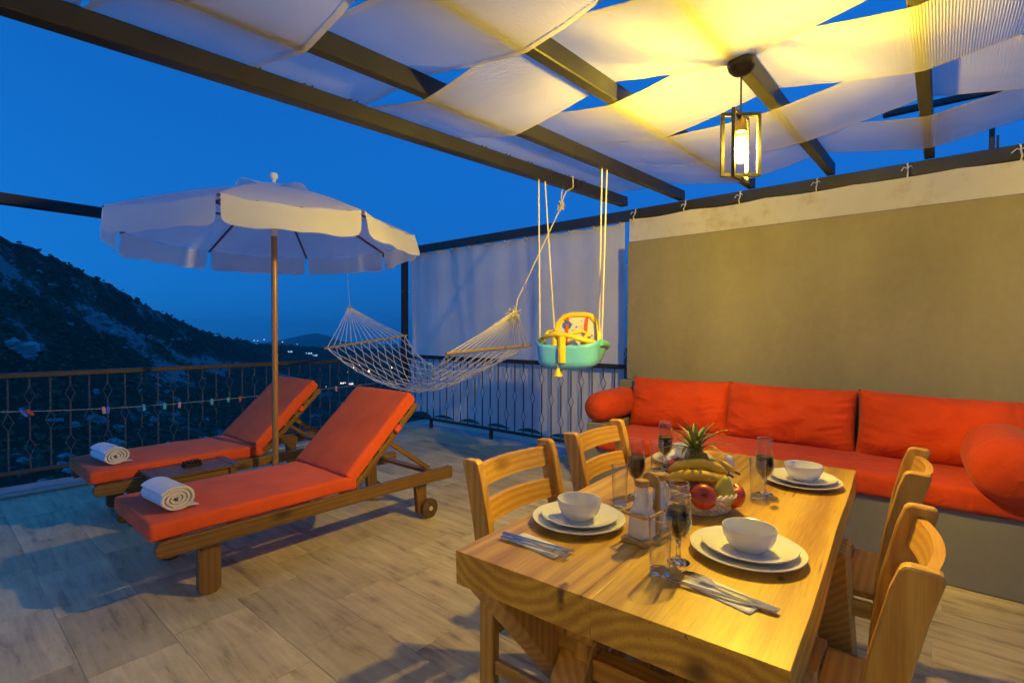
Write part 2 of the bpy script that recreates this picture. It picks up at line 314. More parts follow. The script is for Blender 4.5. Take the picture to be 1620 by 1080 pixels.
def travertine():
    m = bpy.data.materials.new('travertine_tile'); nt, n, l, p = nodes_of(m)
    tc = n.new('ShaderNodeTexCoord'); oi = n.new('ShaderNodeObjectInfo')
    cm = n.new('ShaderNodeCombineXYZ')
    for i, k in enumerate((13.0, 29.0, 7.0)):
        mu = n.new('ShaderNodeMath'); mu.operation = 'MULTIPLY'; mu.inputs[1].default_value = k
        l.new(oi.outputs['Random'], mu.inputs[0]); l.new(mu.outputs[0], cm.inputs[i])
    ad = n.new('ShaderNodeVectorMath'); ad.operation = 'ADD'; l.new(tc.outputs['Object'], ad.inputs[0]); l.new(cm.outputs[0], ad.inputs[1])
    mp = n.new('ShaderNodeMapping'); mp.inputs['Scale'].default_value = (1.0, 9.0, 1); l.new(ad.outputs[0], mp.inputs['Vector'])
    a = n.new('ShaderNodeTexNoise'); a.inputs['Scale'].default_value = 2.2; a.inputs['Detail'].default_value = 9; a.inputs['Roughness'].default_value = 0.62; a.inputs['Distortion'].default_value = 0.5
    l.new(mp.outputs[0], a.inputs['Vector'])
    c = n.new('ShaderNodeTexNoise'); c.inputs['Scale'].default_value = 5.0; c.inputs['Detail'].default_value = 7; c.inputs['Roughness'].default_value = 0.6
    l.new(ad.outputs[0], c.inputs['Vector'])
    mx = n.new('ShaderNodeMath'); mx.operation = 'MULTIPLY_ADD'; mx.inputs[1].default_value = 0.65
    m2 = n.new('ShaderNodeMath'); m2.operation = 'MULTIPLY'; m2.inputs[1].default_value = 0.35
    l.new(c.outputs['Fac'], m2.inputs[0]); l.new(a.outputs['Fac'], mx.inputs[0]); l.new(m2.outputs[0], mx.inputs[2])
    rp = ramp(n, [(0.34, (0.25, 0.185, 0.095)), (0.46, (0.52, 0.42, 0.23)), (0.62, (0.68, 0.57, 0.32))])
    l.new(mx.outputs[0], rp.inputs['Fac'])
    # pits and dark veins
    v = n.new('ShaderNodeTexNoise'); v.inputs['Scale'].default_value = 7; v.inputs['Detail'].default_value = 10; v.inputs['Roughness'].default_value = 0.75
    l.new(mp.outputs[0], v.inputs['Vector'])
    vr = ramp(n, [(0.59, (0, 0, 0)), (0.68, (0.65, 0.65, 0.65))]); l.new(v.outputs['Fac'], vr.inputs['Fac'])
    mc = n.new('ShaderNodeMix'); mc.data_type = 'RGBA'; mc.inputs['B'].default_value = (0.19, 0.15, 0.105, 1)
    l.new(vr.outputs[0], mc.inputs['Factor']); l.new(rp.outputs[0], mc.inputs['A'])
    mr = n.new('ShaderNodeMapRange'); mr.inputs['To Min'].default_value = 0.84; mr.inputs['To Max'].default_value = 1.12; l.new(oi.outputs['Random'], mr.inputs['Value'])
    hs = n.new('ShaderNodeHueSaturation'); l.new(mr.outputs[0], hs.inputs['Value']); l.new(mc.outputs['Result'], hs.inputs['Color'])
    l.new(hs.outputs[0], p.inputs['Base Color'])
    rr = n.new('ShaderNodeMapRange'); rr.inputs['To Min'].default_value = 0.42; rr.inputs['To Max'].default_value = 0.7; l.new(mx.outputs[0], rr.inputs['Value']); l.new(rr.outputs[0], p.inputs['Roughness'])
    b = n.new('ShaderNodeBump'); b.inputs['Strength'].default_value = 0.25; b.inputs['Distance'].default_value = 0.004
    l.new(v.outputs['Fac'], b.inputs['Height']); b.invert = True; l.new(b.outputs[0], p.inputs['Normal'])
    return m
M['tile'] = travertine()

# ------------------------------------------------------------------ mesh helpers
def link(o, parent=None):
    COL.objects.link(o)
    if parent is not None: o.parent = parent
    return o

def tag(o, label=None, cat=None, group=None, kind=None):
    if label: o['label'] = label
    if cat: o['category'] = cat
    if group: o['group'] = group
    if kind: o['kind'] = kind
    return o

def thing(name, label, cat, loc=(0, 0, 0), rz=0.0, group=None):
    o = bpy.data.objects.new(name, None); o.empty_display_size = 0.1
    link(o); o.location = loc; o.rotation_euler = (0, 0, rz)
    return tag(o, label, cat, group)

def copy_tree(o, parent=None):
    c = o.copy(); COL.objects.link(c); c.parent = parent
    if parent is not None: c.matrix_parent_inverse = o.matrix_parent_inverse.copy()
    for ch in list(o.children): copy_tree(ch, c)
    return c

class MB:
    """collects shapes of ONE part and turns them into one mesh object"""
    def __init__(self): self.bm = bmesh.new()
    def face(self, pts):
        return self.bm.faces.new([self.bm.verts.new(p) for p in pts])
    def box(self, c, s, m=None):
        r = bmesh.ops.create_cube(self.bm, size=1.0)
        for v in r['verts']:
            p = Vector((v.co.x*s[0], v.co.y*s[1], v.co.z*s[2]))
            if m is not None: p = m @ p
            v.co = p+Vector(c)
        return self
    def bar(self, p0, p1, w, h, up=(0, 0, 1)):
        p0, p1 = Vector(p0), Vector(p1); z = (p1-p0).normalized(); u = Vector(up)
        if abs(z.dot(u)) > 0.99: u = Vector((0, 1, 0))
        x = z.cross(u).normalized(); y = x.cross(z)
        m = Matrix((x, y, z)).transposed()
        return self.box((p0+p1)/2, (w, h, (p1-p0).length), m)
    def tube(self, pts, r, seg=6, cap=True, closed=False, rs=None):
        pts = [Vector(p) for p in pts]; n = len(pts); rings = []; prev = None
        for i, p in enumerate(pts):
            if closed: t = pts[(i+1) % n]-pts[i-1]
            else: t = pts[min(i+1, n-1)]-pts[max(i-1, 0)]
            t = t.normalized() if t.length > 1e-9 else Vector((0, 0, 1))
            if prev is None:
                a = Vector((0, 0, 1)) if abs(t.z) < 0.9 else Vector((1, 0, 0))
                prev = t.cross(a).normalized()
            u = (prev-t*prev.dot(t))
            u = u.normalized() if u.length > 1e-6 else t.orthogonal().normalized()
            w = t.cross(u); prev = u
            rr = rs[i] if rs else r
            rings.append([self.bm.verts.new(p+rr*(math.cos(2*PI*k/seg)*u+math.sin(2*PI*k/seg)*w)) for k in range(seg)])
        m = n if closed else n-1
        for i in range(m):
            a, b = rings[i], rings[(i+1) % n]
            for k in range(seg):
                self.bm.faces.new((a[k], a[(k+1) % seg], b[(k+1) % seg], b[k]))
        if cap and not closed:
            self.bm.faces.new(rings[0][::-1]); self.bm.faces.new(rings[-1])
        return self
    def lathe(self, prof, seg=24, c=(0, 0, 0), axis=None):
        """prof: (r,z) list; r==0 makes a pole"""
        c = Vector(c); rings = []
        for r, z in prof:
            if r < 1e-6: rings.append([self.bm.verts.new(c+self._ax(Vector((0, 0, z)), axis))])
            else: rings.append([self.bm.verts.new(c+self._ax(Vector((r*math.cos(2*PI*k/seg), r*math.sin(2*PI*k/seg), z)), axis)) for k in range(seg)])
        for a, b in zip(rings, rings[1:]):
            if len(a) == 1 and len(b) == 1: continue
            for k in range(seg):
                k2 = (k+1) % seg
                if len(a) == 1: self.bm.faces.new((a[0], b[k2], b[k]))
                elif len(b) == 1: self.bm.faces.new((a[k], a[k2], b[0]))
                else: self.bm.faces.new((a[k], a[k2], b[k2], b[k]))
        return self
    def _ax(self, v, axis):
        if axis == 'X': return Vector((v.z, v.x, v.y))
        if axis == 'Y': return Vector((v.x, v.z, v.y))
        return v
    def prism(self, poly, t, plane='XZ', at=0.0):
        """extrude a 2D outline by thickness t centred on 'at' along the missing axis"""
        def P(a, b, c):
            return {'XZ': (a, c, b), 'YZ': (c, a, b), 'XY': (a, b, c)}[plane]
        lo = [self.bm.verts.new(P(a, b, at-t/2)) for a, b in poly]
        hi = [self.bm.verts.new(P(a, b, at+t/2)) for a, b in poly]
        n = len(poly)
        self.bm.faces.new(lo); self.bm.faces.new(hi[::-1])
        for i in range(n): self.bm.faces.new((lo[i], hi[i], hi[(i+1) % n], lo[(i+1) % n]))
        return self
    def grid(self, f, nu, nv):
        vs = [[self.bm.verts.new(f(i/nu, j/nv)) for j in range(nv+1)] for i in range(nu+1)]
        for i in range(nu):
            for j in range(nv):
                self.bm.faces.new((vs[i][j], vs[i+1][j], vs[i+1][j+1], vs[i][j+1]))
        return self
    def bevel(self, w, seg=1):
        bmesh.ops.recalc_face_normals(self.bm, faces=self.bm.faces)
        es = [e for e in self.bm.edges if len(e.link_faces) == 2 and e.calc_face_angle(0) > 0.5]
        bmesh.ops.bevel(self.bm, geom=es, offset=w, segments=seg, profile=0.6, affect='EDGES', clamp_overlap=True)
        return self
    def mesh(self, name, m, smooth=False, angle=40):
        bmesh.ops.recalc_face_normals(self.bm, faces=self.bm.faces)
        me = bpy.data.meshes.new(name); self.bm.to_mesh(me); self.bm.free()
        if m is not None: me.materials.append(m)
        if smooth:
            for p in me.polygons: p.use_smooth = True
            if angle and angle < 180: me.set_sharp_from_angle(angle=R(angle))
        return me
    def obj(self, name, m, parent=None, smooth=False, angle=40):
        return link(bpy.data.objects.new(name, self.mesh(name, m, smooth, angle)), parent)

def beam(name, p0, p1, w, h, m, parent=None, up=(0, 0, 1), bevel=0.003, mats=None):
    """one straight timber or steel: local Z runs along it so that grain follows it"""
    p0, p1 = Vector(p0), Vector(p1); z = (p1-p0).normalized(); u = Vector(up)
    if abs(z.dot(u)) > 0.99: u = Vector((0, 1, 0))
    x = z.cross(u).normalized(); y = z.cross(x)
    b = MB().box((0, 0, 0), (w, h, (p1-p0).length))
    if bevel: b.bevel(bevel)
    o = b.obj(name, m, parent)
    mt = Matrix((x, y, z)).transposed().to_4x4(); mt.translation = (p0+p1)/2
    o.matrix_basis = mt
    return o

def rounded_cushion(name, sx, sy, sz, m, parent=None, r=0.035, loc=(0, 0, 0), rot=(0, 0, 0), puff=0.012, seed=0, seam=True):
    """flat box cushion with soft edges and slightly crowned top"""
    nx, ny = max(6, int(sx/0.06)), max(6, int(sy/0.06))
    b = MB().box((0, 0, 0), (sx, sy, sz))
    bmesh.ops.subdivide_edges(b.bm, edges=[e for e in b.bm.edges if abs(e.verts[0].co.x-e.verts[1].co.x) > 0.01], cuts=nx, use_grid_fill=True)
    bmesh.ops.subdivide_edges(b.bm, edges=[e for e in b.bm.edges if abs(e.verts[0].co.y-e.verts[1].co.y) > 0.01 and abs(e.verts[0].co.x-e.verts[1].co.x) < 1e-5], cuts=ny, use_grid_fill=True)
    b.bevel(r*0.6, 3)
    for v in b.bm.verts:
        fx, fy = 1-(2*v.co.x/sx)**2, 1-(2*v.co.y/sy)**2
        v.co.z += puff*max(0, fx)**0.5*max(0, fy)**0.5*(1 if v.co.z > 0 else -0.2)
        v.co += Vector((noise.noise(v.co*5+Vector((seed, 0, 0))), noise.noise(v.co*5+Vector((0, seed, 3))), noise.noise(v.co*6+Vector((5, 0, seed)))))*0.004
    o = b.obj(name, m, parent, smooth=True, angle=180)
    o.location = loc; o.rotation_euler = rot
    return o

# ================================================================== TERRACE FLOOR
floor = MB().box((-1.6, 1.55, -0.153), (8.35, 7.1, 0.30)).obj('terrace_floor', M['grout'])
tag(floor, 'travertine paved roof terrace floor', None, None, 'structure')
TW, TL = 0.2945, 0.60
tile_me = MB().box((0, 0, -0.0085), (TL-0.0020, TW-0.0020, 0.017)).bevel(0.0007).mesh('tile', M['tile'])
JOINT = {0: -2.45, 1: -1.95, 3: -2.10, 6: -0.01}
for k in range(-5, 13):
    y = 0.692+TW*(k+0.5)
    j = JOINT.get(k, random.uniform(-0.6, 0))
    x = j-TL*math.ceil((j+5.40)/TL)
    while x < 1.7:
        xa, xb = max(x, -5.42), x+TL
        if xb-xa > 0.05 and not (y > 4.6):
            t = bpy.data.objects.new('tile', tile_me); link(t, floor)
            t.location = ((xa+xb)/2, y, random.uniform(-0.0007, 0.0004)); t.scale = ((xb-xa)/TL, 1, 1)
        x += TL
# stone kerb under the two railings
kerb = MB().box((-5.60, 1.1, -0.055), (0.36, 6.3, 0.13)).bevel(0.006).obj('terrace_kerb', M['kerb']); tag(kerb, 'pale stone edge slab under the iron railing', None, None, 'structure')
trim = beam('edge_trim', (-5.405, -0.6, 0.022), (-5.405, 3.3, 0.022), 0.022, 0.022, M['trim'], kerb)
kerb2 = MB().box((-3.86, 4.52, -0.055), (3.10, 0.24, 0.118)).bevel(0.006).obj('terrace_kerb', M['kerb']); tag(kerb2, 'pale stone edge slab under the screened railing', None, None, 'structure')

# ================================================================== BOUNCE WALL (unseen, added behind the viewer to return the lamp light)
hw = MB().box((0.0, -0.78, 1.3), (4.4, 0.25, 2.6)).obj('bounce_wall', M['bounce_plaster'])
tag(hw, 'cream bounce wall added out of view opposite the sofa', 'wall')

# ================================================================== CONCRETE WALL AND BENCH
wall = thing('concrete_wall', 'tall grey rendered concrete wall behind the orange sofa', 'wall', (0, 4.12, 0))
MB().box((-0.32, 0.125, 1.47), (3.65, 0.25, 1.225)).bevel(0.008).obj('wall_face', M['concrete'], wall)
MB().box((-0.345, 0.10, 0.43), (3.70, 0.30, 0.86)).bevel(0.010).obj('wall_ledge', M['bench_concrete'], wall)
bench = thing('built_in_bench', 'grey rendered masonry bench under the orange cushions', 'bench', (0, 3.37, 0))
MB().box((-0.30, 0.347, 0.1975), (3.62, 0.694, 0.395)).bevel(0.008).obj('bench_base', M['bench_concrete'], bench)
MB().box((-2.09, 0.40, 0.477), (0.16, 0.55, 0.163)).bevel(0.008).obj('bench_arm', M['bench_concrete'], bench)

def pillow(name, sx, sy, sz, m, seed, loc, rot, label, group):
    """back cushion: fat in the middle, pinched corners, wrinkled towards the seams. sx wide, sz tall, sy thick"""
    b = MB()
    n = 40
    def surf(side):
        def f(u, v):
            a, c = u*2-1, v*2-1
            e = (1-abs(a)**4.0)**0.5*(1-abs(c)**3.2)**0.5
            pin = 1-0.05*(1-abs(a))**0.5*(abs(c)**4)
            x = a*sx/2*(1-0.035*(1-abs(c)**2)*0)-0
            x = a*sx/2*(1-0.03*(1-c*c)); z = c*sz/2*(1-0.055*(1-a*a))
            wr = noise.noise(Vector((a*3+seed, c*2.2, seed)))*0.026+noise.noise(Vector((a*1.6+seed, c*8-a*a*3, 3)))*0.036*abs(a)**3
            wr += noise.noise(Vector((a*9+seed*2, c*2.0+a*c*2, 7)))*0.022*abs(c)**3
            y = side*(sy/2*e+0.004)+wr*e*1.1
            return Vector((x, y, z))
        return f
    b.grid(surf(-1), n, n); b.grid(surf(1), n, n)
    bmesh.ops.remove_doubles(b.bm, verts=b.bm.verts, dist=0.0095)
    o = b.obj(name, m, None, smooth=True, angle=180)
    o.location = loc; o.rotation_euler = rot
    return tag(o, label, 'cushion', group)

G = 'orange sofa cushions on the bench'
seat = rounded_cushion('seat_cushion', 2.75, 0.66, 0.115, M['sofa'], None, 0.05, (-0.605, 3.665, 0.4535), (0, 0, 0), 0.012, 3)
tag(seat, 'long flat orange seat cushion lying along the masonry bench', 'cushion', G)
pillow('back_cushion', 0.80, 0.25, 0.42, M['sofa'], 1.0, (-1.60, 3.95, 0.700), (R(-13), 0, R(0.5)), 'orange back cushion next to the bolster by the railing', G)
pillow('back_cushion', 0.82, 0.26, 0.42, M['sofa'], 5.0, (-0.815, 3.95, 0.700), (R(-13), R(0.6), 0), 'middle orange back cushion between two others', G)
pillow('back_cushion', 0.86, 0.27, 0.43, M['sofa'], 9.0, (0.02, 3.94, 0.695), (R(-14), R(0.8), 0), 'orange back cushion next to the big round bolster', G)

def bolster(r, ln, loc, rz, label, seed):
    prof = [(0, -ln/2-0.020), (r*0.22, -ln/2-0.018), (r*0.45, -ln/2-0.010), (r*0.66, -ln/2+0.006), (r*0.82, -ln/2+0.030), (r*0.93, -ln/2+0.066), (r*0.985, -ln/2+0.115)]
    prof = prof+[(r*1.01, -ln/6), (r*1.01, ln/6)]+[(a, -z) for a, z in prof[::-1]]
    b = MB().lathe(prof, 40, axis='Y')
    for v in b.bm.verts:
        v.co += v.co.normalized()*noise.noise(v.co*7+Vector((seed, 0, 0)))*0.006
        v.co.z *= 0.97
    o = b.obj('bolster_cushion', M['sofa'], None, smooth=True, angle=180)
    o.location = loc; o.rotation_euler = (R(2), 0, rz)
    return tag(o, label, 'cushion', 'orange bolsters at the bench ends')
bolster(0.128, 0.56, (-2.085, 3.76, 0.683), R(-3), 'orange bolster resting on the low bench arm beside the railing', 1)
bolster(0.166, 0.62, (0.262, 3.56, 0.630), R(3), 'fat round orange bolster standing end on at the sofa end', 4)

# ================================================================== PERGOLA
TILT = math.tan(R(2.38))
def beam_z(y): return 2.448+TILT*(y-4.25)        # underside of the rafters
perg = thing('pergola', 'black steel pergola frame carrying the woven shade cloth', 'pergola')
RX = [-2.27, -1.785, -1.20, -0.645, -0.075, 0.50, 1.07]
RW, RH = 0.055, 0.085
for i, x in enumerate(RX):
    y0, y1 = -0.63, (4.30 if i == 0 else 4.46)
    w = 0.075 if i == 0 else RW
    o = beam('rafter', (x, y0, beam_z(y0)+RH/2), (x, y1, beam_z(y1)+RH/2), w, RH, M['black_metal'], perg, bevel=0.004)
    if i == 0:
        for k in range(15):
            yy = 0.25+k*0.235
            t = MB().tube([(x+0.02+0.028*math.cos(a), yy+0.022*math.sin(a), beam_z(yy)+RH+0.014*math.cos(a*1.0)-0.002) for a in [2*PI*q/10 for q in range(10)]], 0.0045, 5, closed=True).obj('lacing_hook', M['iron'], perg)
beam('wall_beam', (-5.76, 4.47, 2.400), (1.6, 4.47, 2.400), 0.07, 0.095, M['black_metal'], perg, bevel=0.004)
beam('side_beam', (-5.76, -1.4, 2.335), (-5.76, 4.434, 2.335), 0.07, 0.09, M['black_metal'], perg, bevel=0.004)
beam('corner_post', (-5.76, 4.47, 0), (-5.76, 4.47, 2.3515), 0.075, 0.075, M['black_metal'], perg, bevel=0.004)
for x in (0.235, 0.262):
    beam('upright', (x, 4.52 if x > 0.25 else 4.53, 2.30), (x, 4.52 if x > 0.25 else 4.53, 2.62 if x < 0.25 else 2.55), 0.028 if x < 0.25 else 0.012, 0.03 if x < 0.25 else 0.012, M['black_metal'], perg)
rb = beam('roof_rail', (-0.42, 5.6, 3.215), (1.6, 5.6, 3.215), 0.05, 0.05, M['black_metal'])
tag(rb, 'dark steel bar beyond the wall seen between shade strips', 'rail')
for px in (0.5, 1.4):
    pst = beam('rail_post', (px, 5.6, 2.0), (px, 5.6, 3.19), 0.04, 0.04, M['black_metal'])
    pst.parent = rb; pst.matrix_parent_inverse = rb.matrix_basis.inverted()

# ---- woven shade strips: each runs across the rafters, over some and under others
STRIPS = [(-0.60, -0.27), (-0.265, 0.378), (0.383, 0.942), (0.946, 1.495), (1.500, 2.132), (2.138, 2.745), (2.750, 3.408), (3.414, 4.10)]
#            rafter: 1    2    3    4    5    6    7      (+1 over, -1 under)
WEAVE = [(1, -1, 1, -1, 1, -1, 1), (1, 1, -1, 1, -1, 1, 1), (1, -1, 1, -1, 1, -1, 1), (1, 1, -1, 1, -1, 1, 1),
         (1, -1, 1, -1, 1, -1, 1), (1, 1, -1, 1, -1, 1, 1), (1, 1, -1, -1, 1, -1, 1), (1, 1, -1, 1, -1, 1, 1)]
def strip_profile(k, x, y):
    w = WEAVE[k]
    xs = RX
    if x <= xs[0]: i = 0
    else:
        i = max(j for j in range(len(xs)-1) if xs[j] <= x+1e-9)
    i = min(i, len(xs)-2)
    t = (x-xs[i])/(xs[i+1]-xs[i])
    def off(j): return (RH+0.008) if w[j] > 0 else -0.012
    a, b = off(i), off(i+1)
    e = t
    z = a+(b-a)*e-0.007*4*t*(1-t)
    return beam_z(y)+z
SLAB = ['narrow cream shade cloth strip along the bounce wall', 'cream shade cloth strip next to the one along the bounce wall', 'cream shade cloth strip third from the bounce wall, dipping under the second rafter',
        'cream shade cloth strip fourth from the bounce wall, riding over the second rafter', 'bright cream shade cloth strip touching the lamp canopy on its bounce wall side', 'bright cream shade cloth strip touching the lamp canopy on its sofa side',
        'cream shade cloth strip between the lamp and the wall side strip', 'cream shade cloth strip hanging along the wall beam above the sofa']
for k, (ya, yb) in enumerate(STRIPS):
    b = MB()
    def f(u, v, k=k, ya=ya, yb=yb):
        x = RX[0]-0.005+(RX[-1]+0.03-RX[0])*u
        # the edges draw in a little between rafters
        t = min(abs(x-q) for q in RX)/0.29
        m = 0.003*t
        y = ya+m+(yb-ya-2*m)*v
        z = strip_profile(k, x, y)
        z += -0.008*math.sin(PI*v)*t+0.007*noise.noise(Vector((x*2.5, y*6, k*3.7)))*t+0.006*noise.noise(Vector((x*9, y*2.5, k)))*t
        return Vector((x, y, z))
    b.grid(f, 84, 12)
    o = b.obj('shade_strip', M['shade'], None, smooth=True, angle=180)
    tag(o, SLAB[k], 'shade cloth', 'woven shade cloth strips')
    for v0 in (0.0, 0.955):                                          # doubled cloth along both edges
        hem = MB().grid(lambda u, v: f(u, v0+0.045*v)-Vector((0, 0, 0.0022)), 84, 2).obj('hem', M['shade'], o, smooth=True, angle=180)

# ================================================================== SCREEN, BANNER
def screen_f(u, v):
    x = -5.72+(-2.38+5.72)*u
    top = 2.362-0.018*abs(math.sin(u*PI*11)); 
    hem = 0.105+0.075*abs(math.sin(u*PI*7.0))**0.7
    z = hem+(top-hem)*v
    y = 4.535+0.012*math.sin(u*23+2*v)+0.008*math.sin(u*61)*v+0.010*noise.noise(Vector((x*2, z*2, 1)))
    if u < 0.02: x += 0.03*(1-abs(v*2-1))*1.0
    return Vector((x, y, z))
scr = thing('privacy_screen', 'grey cloth screen laced between corner post and concrete wall behind the railing', 'screen', (0, 0, 0))
MB().grid(screen_f, 120, 30).obj('screen_cloth', M['screen'], scr, smooth=True, angle=180)
for i in range(12):
    x = -5.68+i*0.298
    MB().tube([(x+0.004*math.cos(a*2), 4.50+0.052*math.cos(a), 2.388+0.062*math.sin(a)) for a in [2*PI*q/14 for q in range(14)]], 0.0035, 5, closed=True).obj('tie', M['white_cord'], scr)
for z in (1.92, 1.53, 1.30, 1.12):
    MB().tube([(-2.385, 4.53, z), (-2.36, 4.50, z-0.02), (-2.345, 4.49, z-0.06), (-2.365, 4.49, z-0.10)], 0.004, 5).tube([(-2.385, 4.53, z), (-2.33, 4.50, z+0.02), (-2.30, 4.47, z+0.05), (-2.25, 4.40, z+0.02)], 0.004, 5).obj('tie', M['white_cord'], scr)
MB().tube([(-5.725, 4.53, 1.84), (-5.76, 4.43, 1.845), (-5.80, 4.47, 1.84)], 0.004, 5).obj('tie', M['white_cord'], scr)

ban = thing('cloth_banner', 'stained cream cloth band tied along the beam above the concrete wall', 'banner')
def ban_f(u, v):
    x = -2.27+(1.55+2.27)*u
    z = 1.98+(2.352-1.98)*v-0.012*abs(math.sin(u*PI*6.5))*v
    y = 4.408+0.010*math.sin(u*31)*(0.4+0.6*v)+0.012*noise.noise(Vector((x*3, z*4, 8)))
    return Vector((x, y, z))
MB().grid(ban_f, 110, 12).obj('band', M['banner'], ban, smooth=True, angle=180)
for x in (-2.22, -1.74, -1.28, -0.73, -0.19, 0.36, 0.9):
    j = random.uniform(-0.01, 0.01)
    b = MB().tube([(x, 4.405, 2.335), (x+0.004, 4.37, 2.36), (x+0.002, 4.418, 2.40), (x, 4.425, 2.44), (x-0.002, 4.47, 2.455)], 0.005, 5)
    b.tube([(x, 4.40, 2.40), (x-0.018, 4.395, 2.412), (x-0.034+j, 4.392, 2.388)], 0.003, 5)
    b.tube([(x, 4.40, 2.40), (x+0.016, 4.395, 2.415), (x+0.027-j, 4.39, 2.404)], 0.003, 5)
    b.obj('tie', M['white_cord'], ban)

# ================================================================== RAILINGS
def baluster_mesh(kind, h, twist):
    b = MB(); s = 0.0055
    def dia(zc, hh=0.062, ww=0.033):
        for sgn in (1, -1):
            b.tube([(0, 0, zc-hh-0.012), (sgn*0.006, 0, zc-hh+0.004), (sgn*ww, 0, zc), (sgn*0.006, 0, zc+hh-0.004), (0, 0, zc+hh+0.012)], 0.0042, 4)
    zs = {'A': [h*0.80, h*0.24], 'B': [h*0.52]}[kind]
    cuts = [0.0]
    for z in sorted(zs): cuts += [z-0.066, z+0.066]; dia(z)
    cuts.append(h)
    for a, c in zip(cuts[::2], cuts[1::2]):
        n = max(2, int((c-a)/0.012)) if twist else 1
        if twist:
            rings = []
            for i in range(n+1):
                ang = i*0.42; z = a+(c-a)*i/n
                rings.append([b.bm.verts.new((s*1.35*math.cos(ang+q*PI/2), s*1.35*math.sin(ang+q*PI/2), z)) for q in range(4)])
            for r0, r1 in zip(rings, rings[1:]):
                for q in range(4): b.bm.faces.new((r0[q], r0[(q+1) % 4], r1[(q+1) % 4], r1[q]))
        else:
            b.box((0, 0, (a+c)/2), (s*2, s*2, c-a))
    return b.mesh('baluster', M['iron'])
def railing(name, label, loc, rz, length, first, nb, posts, twist, top_mat, ztop=0.93):
    r = thing(name, label, 'railing', loc, rz)
    zl = 0.125
    beam('top_rail', (0, 0, ztop+0.02), (length, 0, ztop+0.02), 0.05, 0.045, top_mat, r, bevel=0.006)
    beam('bottom_rail', (0, 0, zl), (length, 0, zl), 0.035, 0.028, top_mat, r, bevel=0.003)
    h = ztop-zl-0.0135
    mA, mB = baluster_mesh('A', h, twist), baluster_mesh('B', h, twist)
    for i in range(nb):
        o = link(bpy.data.objects.new('baluster', mA if i % 2 == 0 else mB), r)
        o.location = (first+i*0.1275, 0, zl+0.0135); 
    for x in posts:
        beam('post', (x, 0.0, 0.0), (x, 0.0, zl-0.0145), 0.035, 0.035, top_mat, r)
    return r
railing('iron_railing', 'brown railing of twisted iron bars with diamonds facing the hillside', (-5.70, -1.0, 0.005), R(90), 5.44, 1.484-0.1275*11, 42, (0.5, 1.9, 3.3, 4.7), True, M['rail_brown'], 0.892)
railing('iron_railing', 'black railing with diamond balusters in front of the grey screen', (-5.71, 4.44, 0.0), 0, 3.56, 0.085, 27, (0.55, 1.63, 2.75), False, M['black_metal'], 0.925)

# ================================================================== PENDANT LAMP
lamp = thing('pendant_lamp', 'lit pendant lamp with bare bulb in crossed black rectangular frames', 'lamp', (-0.62, 2.14, 0))
prof = [(0.0, 2.298), (0.012, 2.298), (0.030, 2.304), (0.047, 2.320), (0.053, 2.340), (0.052, 2.358), (0.0, 2.360)]
MB().lathe(prof, 28).obj('canopy', M['lamp_black'], lamp, smooth=True)
MB().tube([(0, 0, 2.30), (0, 0, 2.135)], 0.0035, 8).obj('cord', M['lamp_black'], lamp)
fw, fz0, fz1, ft = 0.155, 1.898, 2.150, 0.013
def rect_frame(w, z0, z1, t, ang):
    b = MB(); m = Matrix.Rotation(ang, 3, 'Z')
    for s in (-1, 1): b.box(m @ Vector((s*(w/2-t/2), 0, (z0+z1)/2)), (t, t, z1-z0), m)
    for z in (z0+t/2, z1-t/2): b.box(m @ Vector((0, 0, z)), (w-2*t, t, t), m)
    return b
rect_frame(fw, fz0, fz1, ft, R(37)).obj('frame', M['lamp_black'], lamp)
rect_frame(fw*0.96, fz0-0.014, fz1+0.0005, ft*0.98, R(37+48)).obj('frame', M['lamp_black'], lamp)
MB().lathe([(0, 2.138), (0.010, 2.138), (0.016, 2.128), (0.022, 2.115), (0.023, 2.082), (0.027, 2.080), (0.027, 2.072), (0, 2.072)], 20).obj('socket', M['brass'], lamp, smooth=True)
MB().lathe([(0.0135, 2.0717), (0.015, 2.062), (0.023, 2.042), (0.027, 2.014), (0.025, 1.982), (0.017, 1.957), (0.008, 1.949), (0, 1.947)], 24).obj('bulb', M['glass'], lamp, smooth=True)
MB().lathe([(0, 2.060), (0.010, 2.056), (0.019, 2.036), (0.023, 2.012), (0.021, 1.985), (0.013, 1.962), (0, 1.955)], 16).obj('filament', M['bulb'], lamp, smooth=True)

# ================================================================== UMBRELLA
um = thing('parasol', 'open white parasol with scalloped valance between the two loungers', 'parasol', (-3.70, 1.70, 0))
RR, ZR, ZA, PH = 1.003, 1.985, 2.335, -1.487
def tiltz(x, y): return 0.030*x
MB().tube([(0, 0, 0.05), (0, 0, 1.97)], 0.021, 16).obj('pole', M['pole_wood'], um, smooth=True)
MB().tube([(0, 0, 2.03), (0, 0, 2.33)], 0.018, 12).obj('upper_pole', M['red_wood'], um, smooth=True)
MB().tube([(0, 0, 1.965), (0, 0, 2.035)], 0.0235, 16).obj('joint_sleeve', M['white_plastic'], um, smooth=True)
MB().lathe([(0, 0), (0.24, 0), (0.245, 0.03), (0.22, 0.055), (0.05, 0.07), (0.045, 0.20), (0.028, 0.205), (0, 0.205)], 32).obj('base', M['bench_concrete'], um, smooth=True)
MB().lathe([(0, 2.345), (0.014, 2.345), (0.012, 2.37), (0.026, 2.385), (0.030, 2.402), (0.024, 2.420), (0, 2.428)], 18).obj('finial', M['white_plastic'], um, smooth=True)
def rimpt(k): 
    a = PH+k*PI/4
    x, y = RR*math.cos(a), RR*math.sin(a)
    return Vector((x, y, ZR+tiltz(x, y)))
apex = Vector((0, 0, ZA))
